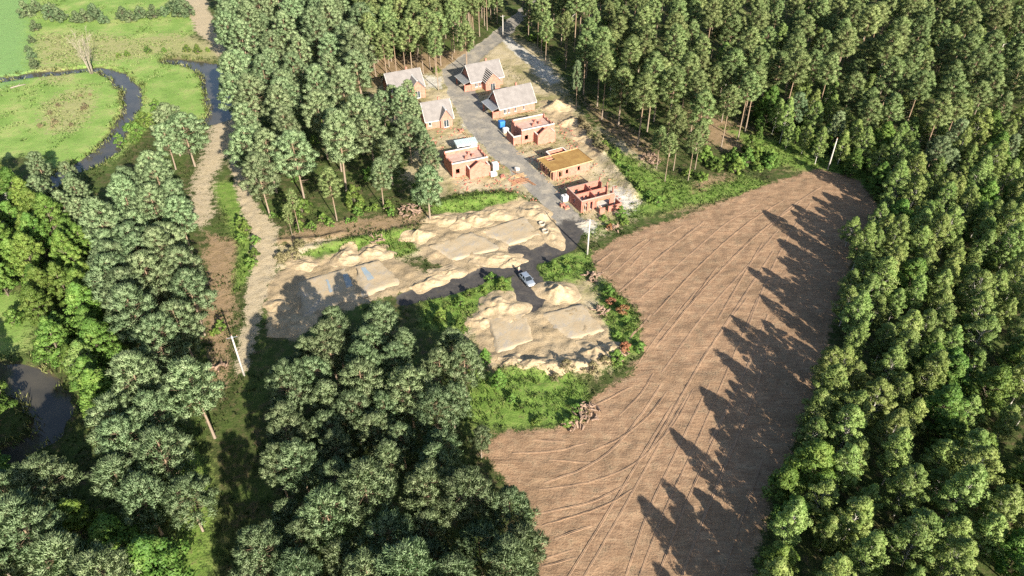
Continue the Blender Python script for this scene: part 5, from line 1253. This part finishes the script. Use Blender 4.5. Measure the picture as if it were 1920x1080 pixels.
stand([(-80,320),(40,320),(110,370),(165,450),(190,540),(210,640),(195,740),(125,720),(60,660),(70,560),(50,510),(-80,520)], 4.8, [('alder', 0.8), ('birch', 0.2)], {'alder': 'rounded broadleaf tree by the river at the left edge', 'birch': 'light green birch by the river at left'}, 'riverside broadleaf trees', 7.0, scale=(0.75, 1.05))
stand([(-90,560),(-10,640),(-10,900),(-90,920)], 6, [('alder', 1)], 'broadleaf tree at the left picture edge', 'trees at the left edge', 7.0)
stand([(210,755),(290,710),(375,725),(388,775),(330,840),(355,900),(342,960),(320,1010),(300,1180),(-90,1180),(-90,905),(60,890),(140,905),(195,850)], 5.7, [('pine', 0.82), ('alder', 0.18)], {'pine': 'pine in the stand at the lower left corner', 'alder': 'broadleaf tree among the pines at lower left'}, 'trees at the lower left', 9.5, scale=(0.85, 1.15), wide=1.15)
stand([(515,740),(560,720),(570,850),(565,960),(530,1040),(520,1250),(455,1250),(466,1060),(530,960),(515,850)], 5.0, [('pine', 1)], 'pine along the dark grass lane', 'pines along the grass lane', 9.0, scale=(0.75, 1.05), wide=1.05)
stand([(515,700),(560,650),(640,605),(715,585),(755,605),(760,640),(800,655),(860,625),(885,660),(870,760),(825,840),(700,855),(520,865),(515,780)], 4.7, [('pine', 1)], 'pine in the thicket just below the sand plots', 'pines below the sand plots', 9.5, scale=(0.7, 1.05), wide=1.1)
stand([(500,860),(700,850),(830,830),(850,860),(830,930),(950,920),(985,970),(985,1250),(450,1250),(465,1050),(530,960)], 5.0, [('pine', 1)], 'pine in the stand left of the ploughed field', 'pines left of the ploughed field', 9.5, scale=(0.75, 1.12), wide=1.12)
stand([(840,590),(890,590),(905,660),(950,720),(900,760),(850,700)], 4.2, [('birch', 0.6), ('alder', 0.4)], 'thin pale young tree left of the lower sand plot', 'young trees by the lower sand plot', 3.0, scale=(0.35, 0.55))
L_B = {'birch': 'birch in the dense wood right of the ploughed field', 'alder': 'broad bright green tree among the birches right of the field'}
stand([(1600,352),(1700,322),(2010,300),(2010,660),(1530,690),(1560,570),(1575,470)], 4.4, [('birch', 0.86), ('alder', 0.14)], {'birch': 'birch in the upper wood right of the field', 'alder': 'bright green tree in the upper wood right of the field'}, 'upper wood right of the field', 6.8, scale=(0.6, 0.92), wide=1.15)
stand([(1530,690),(2010,660),(2010,1250),(1370,1290),(1395,1010),(1425,930),(1510,840),(1530,760)], 4.4, [('birch', 0.72), ('alder', 0.28)], {'birch': 'birch in the lower wood right of the field', 'alder': 'broad tree in the lower wood right of the field'}, 'lower wood right of the field', 6.8, scale=(0.62, 0.95), wide=1.15)
stand([(950,-80),(1500,-80),(1500,140),(1420,185),(1330,190),(1290,230),(1220,200),(1150,150),(1095,100),(1075,60),(1010,55)], 6.6, [('tall_pine', 0.95), ('birch', 0.05)], {'tall_pine': 'tall pine in the forest behind the houses', 'birch': 'birch among the tall pines at the top of the picture'}, 'forest at upper right', 14.0, scale=(0.8, 1.08), wide=1.2)
stand([(1500,-80),(2010,-80),(2010,170),(1780,210),(1640,190),(1500,140)], 6.6, [('tall_pine', 0.82), ('birch', 0.18)], {'tall_pine': 'tall pine in the forest at the upper right corner', 'birch': 'birch among the pines at the upper right corner'}, 'forest at the corner', 14.0, scale=(0.8, 1.08), wide=1.2)
stand([(1230,215),(1290,225),(1320,240),(1300,270),(1250,265)], 4.6, [('tall_pine', 1)], 'pine in the small grove right of the building site', 'grove right of the site', 11.0, scale=(0.62, 0.8))
stand([(1420,195),(1480,180),(1560,190),(1640,200),(1780,220),(2010,180),(2010,300),(1700,322),(1640,320),(1560,290),(1490,240)], 4.8, [('birch', 0.6), ('alder', 0.25), ('pine', 0.15)], {'birch': 'birch in the mixed wood above the right-hand pole', 'alder': 'bushy tree in the mixed wood above the right-hand pole', 'pine': 'pine in the mixed wood above the right-hand pole'}, 'mixed wood at right', 7.0, scale=(0.6, 0.9))

stand([(1390,205),(1440,195),(1560,255),(1640,315),(1610,330),(1540,300),(1480,270),(1410,240)], 4.0, [('alder', 0.7), ('birch', 0.3)], {'alder': 'low bright tree at the rim of the right glade', 'birch': 'young birch at the rim of the right glade'}, 'young trees at the right glade', 2.5, scale=(0.38, 0.6))
# ---- bushes: rows and clumps
def bushes(pts, kind, label, group, n_each=1, spread=1.2, scale=(0.7, 1.15), blk=('road', 'river', 'field')):
    for px, py in pts:
        c = at(px, py)
        for _ in range(n_each):
            x, y = c[0] + rng.normal() * spread, c[1] + rng.normal() * spread
            if ok_spot(x, y, blk, 0.55): add_tree(x, y, kind, label, group, float(rng.uniform(*scale)))
def along(P, n): 
    P = np.array(P, float); s = np.linspace(0, len(P) - 1, n); i = np.minimum(s.astype(int), len(P) - 2); f = (s - i)[:, None]
    return [tuple(q) for q in P[i] * (1 - f) + P[i + 1] * f]
bushes(along([(70,25),(160,40),(250,40),(345,25)], 11), 'willow', 'blue-green willow in the thicket above the meadow', 'willows at the top of the meadow', 2, 2.5, (0.9, 1.3))
bushes(along([(60,60),(60,130)], 5), 'willow', 'small willow along the pale meadow edge', 'willows along the meadow edge', 1, 1.0, (0.5, 0.8))
bushes([(225,232),(248,240),(232,255),(262,262),(285,232),(300,215)], 'bush', 'dark green bush beside the bend of the river', 'bushes at the river bend', 2, 1.5, (0.9, 1.3))
bushes([(100,210),(118,232),(95,238),(150,205),(160,180)], 'dry_bush', 'yellowish dry weed clump inside the river loop', 'weed clumps in the river loop', 2, 1.8, (0.5, 0.9))
bushes([(280,100),(310,96),(340,94),(372,96),(388,98),(250,105),(225,108)], 'bush', 'low bush on the bank above the pond', 'bushes above the pond', 1, 1.2, (0.6, 0.9))
bushes(along([(1130,270),(1160,310),(1185,345),(1210,372),(1235,385)], 13), 'bush', 'leafy bush on the bank beside the lowest houses', 'bushes on the bank beside the houses', 1, 0.8, (0.6, 0.95))
bushes(along([(1085,232),(1105,258),(1130,290)], 8), 'dry_bush', 'dry brush on the bank behind the middle houses', 'dry brush on the bank', 1, 0.6, (0.9, 1.4))
bushes([(1300,335),(1330,310),(1350,318),(1375,300),(1395,296),(1412,290),(1405,312),(1385,318),(1430,300),(1445,310)], 'bush', 'green bush between the grove and the ploughed field', 'bushes above the field', 2, 1.3, (0.9, 1.4))
bushes([(1425,215),(1450,225),(1475,235),(1500,240),(1440,240),(1480,215),(1510,255),(1520,270),(1545,275),(1430,200)], 'bush', 'dense dark bush in the glade above the pole', 'bushes in the glade', 2, 1.5, (1.0, 1.6))
bushes(along([(1580,318),(1620,345),(1650,375),(1640,330),(1600,300)], 10), 'bush', 'fresh green bush at the upper right field corner', 'bushes at the field corner', 1, 1.2, (0.8, 1.3))
bushes([(1130,410),(1155,418),(1178,405),(1165,395)], 'bush', 'green bush below the roofless brick house', 'bushes below the roofless house', 1, 0.8, (0.6, 0.9))
bushes([(1092,478),(1075,482),(1060,490),(1040,500),(1095,492),(1070,505)], 'bush', 'weedy green bush at the middle power pole', 'bushes at the middle pole', 1, 0.6, (0.4, 0.65))
bushes([(945,525),(925,535),(905,545),(950,540),(885,555),(865,565),(850,580),(830,590)], 'bush', 'low green bush below the dark road', 'bushes below the dark road', 1, 0.8, (0.45, 0.8))
bushes([(1120,545),(1135,560),(1160,600),(1180,622),(1165,640),(1188,655),(1145,672)], 'bush', 'bush on the rim between lower plot and field', 'bushes on the plot rim', 1, 0.7, (0.55, 0.95))
bushes([(1122,525),(1112,518),(1143,580),(1172,592),(1165,655),(1148,428),(1125,532)], 'rust_bush', 'rust-brown withered bush on the field rim', 'withered bushes on the field rim', 1, 0.6, (0.8, 1.2))
bushes([(540,470),(552,478),(530,480)], 'dry_bush', 'pale dry bush on the mound left of the sand', 'dry bushes on the mound', 1, 0.9, (0.9, 1.3))
bushes([(478,478),(470,495),(465,510),(455,455),(475,460)], 'bush', 'green bush on the left side of the pale track', 'bushes beside the pale track', 1, 0.7, (0.6, 0.9))
bushes([(405,625),(412,618)], 'bush', 'small green bush beside the left power pole', 'bushes beside the left pole', 1, 0.3, (0.6, 0.7))
bushes([(520,415),(590,425),(605,410),(650,412),(675,405),(700,400),(740,398),(665,385),(560,430),(470,430)], 'bush', 'low sunlit bush under pines above the plots', 'undergrowth above the sand plots', 2, 1.2, (0.5, 0.85))
bushes([(760,165),(790,150),(745,175),(810,135),(880,100)], 'bush', 'bright undergrowth bush below the tall pine trunks', 'undergrowth below the tall trunks', 1, 1.2, (0.5, 0.8))
bushes([(1060,790),(1020,800),(1080,770),(1090,785),(950,750),(980,770)], 'bush', 'bush in the green patch below the sand', 'bushes below the lower plot', 1, 0.9, (0.5, 0.8))
bushes([(1070,690),(1100,700),(1130,690),(1040,715)], 'dry_bush', 'grey dry brush along the lower plot rim', 'dry brush below the lower plot', 1, 0.8, (0.7, 1.1))
bushes([(985,60),(1000,75),(1030,90),(1050,110),(1075,120),(1020,70)], 'bush', 'bush at the forest edge behind the rubble strip', 'bushes behind the rubble strip', 1, 1.2, (0.8, 1.2))

# undergrowth below the tall stands
for P, sp, lb, gr in (([(960,40),(1500,40),(1960,40),(1960,260),(1780,300),(1500,260),(1400,240),(1240,280),(1180,240),(1100,170),(1040,110)], 6.5, 'bush below the pines of the right forest', 'undergrowth of the right forest'),
                      ([(450,180),(680,150),(700,260),(790,330),(700,390),(540,420),(470,330)], 7.0, 'bush below the pines left of the site', 'undergrowth left of the site'),
                      ([(500,720),(880,700),(900,1060),(460,1060)], 8.0, 'bush below the pines under the sand plots', 'undergrowth under the plots'),
                      ([(0,560),(200,560),(220,760),(140,760),(60,660)], 6.0, 'bush below the riverside trees', 'undergrowth by the river')):
    stand(P, sp, [('bush', 1)], lb, gr, 0.0, scale=(0.9, 1.8), tries=10)
# ---- link them: the largest in view one by one, the rest of each kind as one mass
def in_view(t):
    H = PROTO[t['k']][t['v']][2] * t['s']
    a = proj((t['x'], t['y'], 0)); b = proj((t['x'], t['y'], H)); c = proj((t['x'], t['y'], H * 0.6))
    ok = any(8 < q[0] < 1912 and 8 < q[1] < 1072 for q in (b, c))
    dist = math.hypot(math.hypot(t['x'], t['y']), CAM_H - H)
    return ok, H / dist
ONES = 'zero one two three four five six seven eight nine ten eleven twelve thirteen fourteen fifteen sixteen seventeen eighteen nineteen'.split()
TENS = '- - twenty thirty forty fifty sixty seventy eighty ninety'.split()
def words(n):
    n = max(0, min(99, int(round(n))))
    return ONES[n] if n < 20 else TENS[n // 10] + ('-' + ONES[n % 10] if n % 10 else '')
USED = set()
def put_tree(t):
    tr, cr, H, zc = PROTO[t['k']][t['v']]
    if t['group']:
        q = proj((t['x'], t['y'], zc * t['s'])); look = 'large ' if t['s'] > 1.06 else ('small ' if t['s'] < 0.8 and KIND_OF[t['k']] != 'bush' else '')
        if len((look + t['label']).split()) > 11: look = ''
        X, Y = q[0] / 19.2, q[1] / 10.8
        for dx, dy in ((0, 0), (0.5, 0), (-0.5, 0), (0, 0.5), (0, -0.5), (0.5, 0.5), (-0.5, -0.5), (1, 0), (-1, 0), (0, 1), (0, -1)):
            lb = look + t['label'] + ', %s percent across, %s down' % (words(X + dx), words(Y + dy))
            if lb not in USED: break
        USED.add(lb); t['label'] = lb
    o = empty(ONAME[t['k']], (t['x'], t['y'], gz(t['x'], t['y']) - 0.02), t['r'])
    o.scale = (t['s'] * t['wd'], t['s'] * t['wd'], t['s'])
    a, b = PART[t['k']]
    link(a, tr, o); link(b, cr, o)
    return tag(o, t['label'], OCAT[t['k']], t['group'])
KIND_OF = {'pine': 'pine', 'tall_pine': 'pine', 'birch': 'broad', 'alder': 'broad', 'bush': 'bush', 'willow': 'bush', 'dry_bush': 'bush', 'rust_bush': 'bush'}
mass = {'pine': [], 'broad': [], 'bush': []}
COUNT = {}
for kd in mass:
    L = [t for t in TREES if KIND_OF[t['k']] == kd]
    for t in L:
        t['ok'], t['size'] = in_view(t)
    L.sort(key=lambda t: (-t['keep'], -(t['ok'] * t['size'])))
    n = 0
    for t in L:
        if t['ok'] and (n < 295 or t['keep']): put_tree(t); n += 1
        else: mass[kd].append(t)
    COUNT[kd] = (n, len(mass[kd]))
print('TREES', COUNT)

def mass_object(name, L, label, cat):
    """One object for the trees past the limit: points that carry copies of the trunk and crown meshes."""
    keys = sorted({(t['k'], t['v']) for t in L})
    me = bpy.data.meshes.new(name)
    me.from_pydata([(t['x'], t['y'], gz(t['x'], t['y'])) for t in L], [], [])
    for nm, vals in (('var', [keys.index((t['k'], t['v'])) for t in L]),):
        a = me.attributes.new(nm, 'INT', 'POINT'); a.data.foreach_set('value', vals)
    a = me.attributes.new('siz', 'FLOAT', 'POINT'); a.data.foreach_set('value', [t['s'] for t in L])
    a = me.attributes.new('rot', 'FLOAT', 'POINT'); a.data.foreach_set('value', [t['r'] for t in L])
    o = link(name, me); tag(o, label, cat, kind='stuff')
    ng = bpy.data.node_groups.new(name, 'GeometryNodeTree')
    ng.interface.new_socket('Geometry', in_out='INPUT', socket_type='NodeSocketGeometry')
    ng.interface.new_socket('Geometry', in_out='OUTPUT', socket_type='NodeSocketGeometry')
    N = ng.nodes; LK = ng.links.new
    gi = N.new('NodeGroupInput'); go = N.new('NodeGroupOutput'); jn = N.new('GeometryNodeJoinGeometry')
    def named(nm, ty):
        x = N.new('GeometryNodeInputNamedAttribute'); x.data_type = ty; x.inputs['Name'].default_value = nm
        return [s for s in x.outputs if s.enabled and s.name == 'Attribute'][0]
    va, si, ro = named('var', 'INT'), named('siz', 'FLOAT'), named('rot', 'FLOAT')
    cx = N.new('ShaderNodeCombineXYZ'); LK(ro, cx.inputs['Z'])
    er = N.new('FunctionNodeEulerToRotation'); LK(cx.outputs[0], er.inputs[0])
    src = {}
    for ob in bpy.data.objects:
        if ob.type == 'MESH' and ob.parent is not None: src.setdefault(ob.data.name, ob)
    for i, (k, v) in enumerate(keys):
        cmp_ = N.new('FunctionNodeCompare'); cmp_.data_type = 'INT'; cmp_.operation = 'EQUAL'
        ints = [s for s in cmp_.inputs if s.type == 'INT']; LK(va, ints[0]); ints[1].default_value = i
        for m in PROTO[k][v][:2]:
            ob = src.get(m.name)
            if ob is None: continue
            oi = N.new('GeometryNodeObjectInfo'); oi.inputs['Object'].default_value = ob
            ip = N.new('GeometryNodeInstanceOnPoints')
            LK(gi.outputs[0], ip.inputs['Points']); LK(cmp_.outputs[0], ip.inputs['Selection']); LK(oi.outputs['Geometry'], ip.inputs['Instance'])
            LK(er.outputs[0], ip.inputs['Rotation']); LK(si, ip.inputs['Scale']); LK(ip.outputs[0], jn.inputs[0])
    LK(jn.outputs[0], go.inputs[0])
    md = o.modifiers.new('copies', 'NODES'); md.node_group = ng
    return o
if mass['pine']: mass_object('pine_forest', mass['pine'], 'mass of far tall pines closing the top of the picture', 'forest')
if mass['broad']: mass_object('birch_wood', mass['broad'], 'mass of far birches and leafy trees at the right edge', 'wood')
if mass['bush']: mass_object('undergrowth', mass['bush'], 'scattered far low bushes of the undergrowth', 'undergrowth')
# ================================================================== GRASS, REEDS, WEEDS (too many to count)
leafmat('grass_blades', (0.085, 0.150, 0.028), (0.145, 0.225, 0.046), (0.270, 0.310, 0.105), 0.0, 0.3, 0.25)
leafmat('meadow_blades', (0.19, 0.29, 0.07), (0.27, 0.36, 0.11), (0.42, 0.43, 0.21), 0.0, 0.3, 0.10)
leafmat('reed_blades', (0.12, 0.18, 0.045), (0.20, 0.25, 0.075), (0.40, 0.38, 0.18), 0.0, 0.3, 0.2)
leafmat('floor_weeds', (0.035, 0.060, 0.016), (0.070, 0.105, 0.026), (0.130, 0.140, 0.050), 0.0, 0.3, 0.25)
def tufts(name, test, box_, n, hgt, wid, nb, mat, label, cat, seed):
    g = np.random.default_rng(seed)
    x = g.uniform(box_[0], box_[1], n); y = g.uniform(box_[2], box_[3], n)
    i = np.clip(np.searchsorted(_Y, y) - 1, 0, NY - 2); j = np.clip(np.searchsorted(_X, x) - 1, 0, NX - 2)
    Wz = {z: W[z][i, j] for z in ZONES}
    pn = fbm(x * 0.18, y * 0.18, seed, 3)
    keep = test(Wz, pn, x, y) & (Wz['road'] < 0.3) & (Wz['track'] < 0.3)
    x, y, i, j = x[keep], y[keep], i[keep], j[keep]
    z = GZ[i, j]
    k = len(x) * nb
    r = hgt * 0.55
    bx = np.repeat(x, nb) + g.normal(size=k) * r * 0.8; by = np.repeat(y, nb) + g.normal(size=k) * r * 0.8; bz = np.repeat(z, nb) - 0.04
    B = np.stack([bx, by, bz], 1)
    D = unit(np.stack([g.normal(size=k) * 0.45, g.normal(size=k) * 0.45, np.ones(k)], 1))
    L = hgt * g.uniform(0.5, 1.25, k) * np.repeat(g.uniform(0.6, 1.3, len(x)), nb); wd = wid * g.uniform(0.7, 1.4, k)
    sd = unit(np.cross(D, unit(g.normal(size=(k, 3)) * [1, 1, 0.2])))
    V = np.stack([B - sd * wd[:, None] * 0.5, B + sd * wd[:, None] * 0.5, B + D * L[:, None]], 1)
    N = unit(D * 0.9 + g.normal(size=(k, 3)) * 0.35)
    fn = np.cross(V[:, 1] - V[:, 0], V[:, 2] - V[:, 0]); fl = (fn * N).sum(1) < 0
    V[fl] = V[fl][:, [1, 0, 2]]
    me = soft_normals(mesh_np(name, V.reshape(-1, 3), np.arange(k * 3).reshape(-1, 3), [MAT[mat]], True), np.repeat(N, 3, 0))
    tag(link(name, me), label, cat, kind='stuff')
    print(name, k)
tufts('grass', lambda w, p, x, y: (w['grass'] > 0.35) & (w['sand'] < 0.5) & (w['field'] < 0.45) & (w['meadow'] < 0.5) & (p > 0.36), (-60, 115, 80, 215), 60000, 0.50, 0.16, 6, 'grass_blades', 'rank green grass on the verges and banks around the plots', 'grass', 3)
tufts('dry_grass', lambda w, p, x, y: (w['dry'] > 0.4) & (w['sand'] < 0.4) & (w['field'] < 0.4) & (w['pale'] < 0.4) & (p > 0.52), (-50, 60, 95, 235), 30000, 0.32, 0.12, 5, 'reed_blades', 'thin yellowish grass on the sandy building ground', 'grass', 5)
tufts('meadow_grass', lambda w, p, x, y: (w['meadow'] > 0.4) & (w['lawn'] < 0.5) & (w['river'] < 0.1) & ((p > 0.58) | ((w['tawny'] > 0.5) & (p > 0.4))), (-210, -55, 80, 315), 60000, 0.42, 0.20, 5, 'meadow_blades', 'tall uneven meadow grass inside the river loop', 'grass', 7)
tufts('reeds', lambda w, p, x, y: (w['river'] > 0.03) & (w['river'] < 0.42), (-210, -40, 50, 315), 110000, 1.15, 0.22, 5, 'reed_blades', 'reeds and sedge fringing the river banks', 'reeds', 9)
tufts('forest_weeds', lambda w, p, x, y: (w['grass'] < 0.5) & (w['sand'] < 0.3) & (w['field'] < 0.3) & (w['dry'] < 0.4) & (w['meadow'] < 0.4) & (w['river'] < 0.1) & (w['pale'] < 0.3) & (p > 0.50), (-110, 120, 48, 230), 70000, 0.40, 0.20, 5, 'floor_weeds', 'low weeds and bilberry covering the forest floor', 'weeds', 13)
tufts('field_stubble', lambda w, p, x, y: (w['field'] > 0.2) & (w['field'] < 0.75) & (p > 0.5), (-10, 110, 45, 190), 30000, 0.30, 0.10, 4, 'floor_weeds', 'sparse weeds along the rim of the ploughed field', 'weeds', 17)

# ---- scattered brick bits, boards and stones on the building ground (uncountable litter)
def litter(name, n, mat, seed, size, label):
    g = np.random.default_rng(seed); V = []; Fs = []
    P = ats([(800,250),(900,220),(1060,230),(1180,380),(1100,420),(1040,390),(960,366),(850,360)])
    m = 0
    while m < n:
        x, y = g.uniform(P[:, 0].min(), P[:, 0].max()), g.uniform(P[:, 1].min(), P[:, 1].max())
        if poly_sd(np.array([x]), np.array([y]), P)[0] < 0 or zone_at('road', x, y) > 0.4 or fbm(x * 0.25, y * 0.25, 5, 2) < 0.47: continue
        a = g.uniform(0, 3.14); l, w, h = size[0] * g.uniform(0.5, 1.5), size[1] * g.uniform(0.6, 1.4), size[2] * g.uniform(0.6, 1.4)
        c, s_ = math.cos(a), math.sin(a); z = gz(x, y) - 0.02; k = len(V)
        for zz in (0, h):
            for u, v in ((-l, -w), (l, -w), (l, w), (-l, w)): V.append((x + (u * c - v * s_) / 2, y + (u * s_ + v * c) / 2, z + zz))
        Fs += [(k + 4, k + 5, k + 6, k + 7), (k, k + 1, k + 5, k + 4), (k + 1, k + 2, k + 6, k + 5), (k + 2, k + 3, k + 7, k + 6), (k + 3, k, k + 4, k + 7)]; m += 1
    tag(link(name, mesh_np(name, V, Fs, [MAT[mat]])), label, 'litter', kind='stuff')
litter('brick_rubble', 500, 'red_brick', 3, (0.35, 0.25, 0.2), 'bits of broken brick strewn round the unfinished houses')
litter('board_scraps', 220, 'timber', 4, (1.6, 0.16, 0.06), 'scraps of board strewn round the unfinished houses')
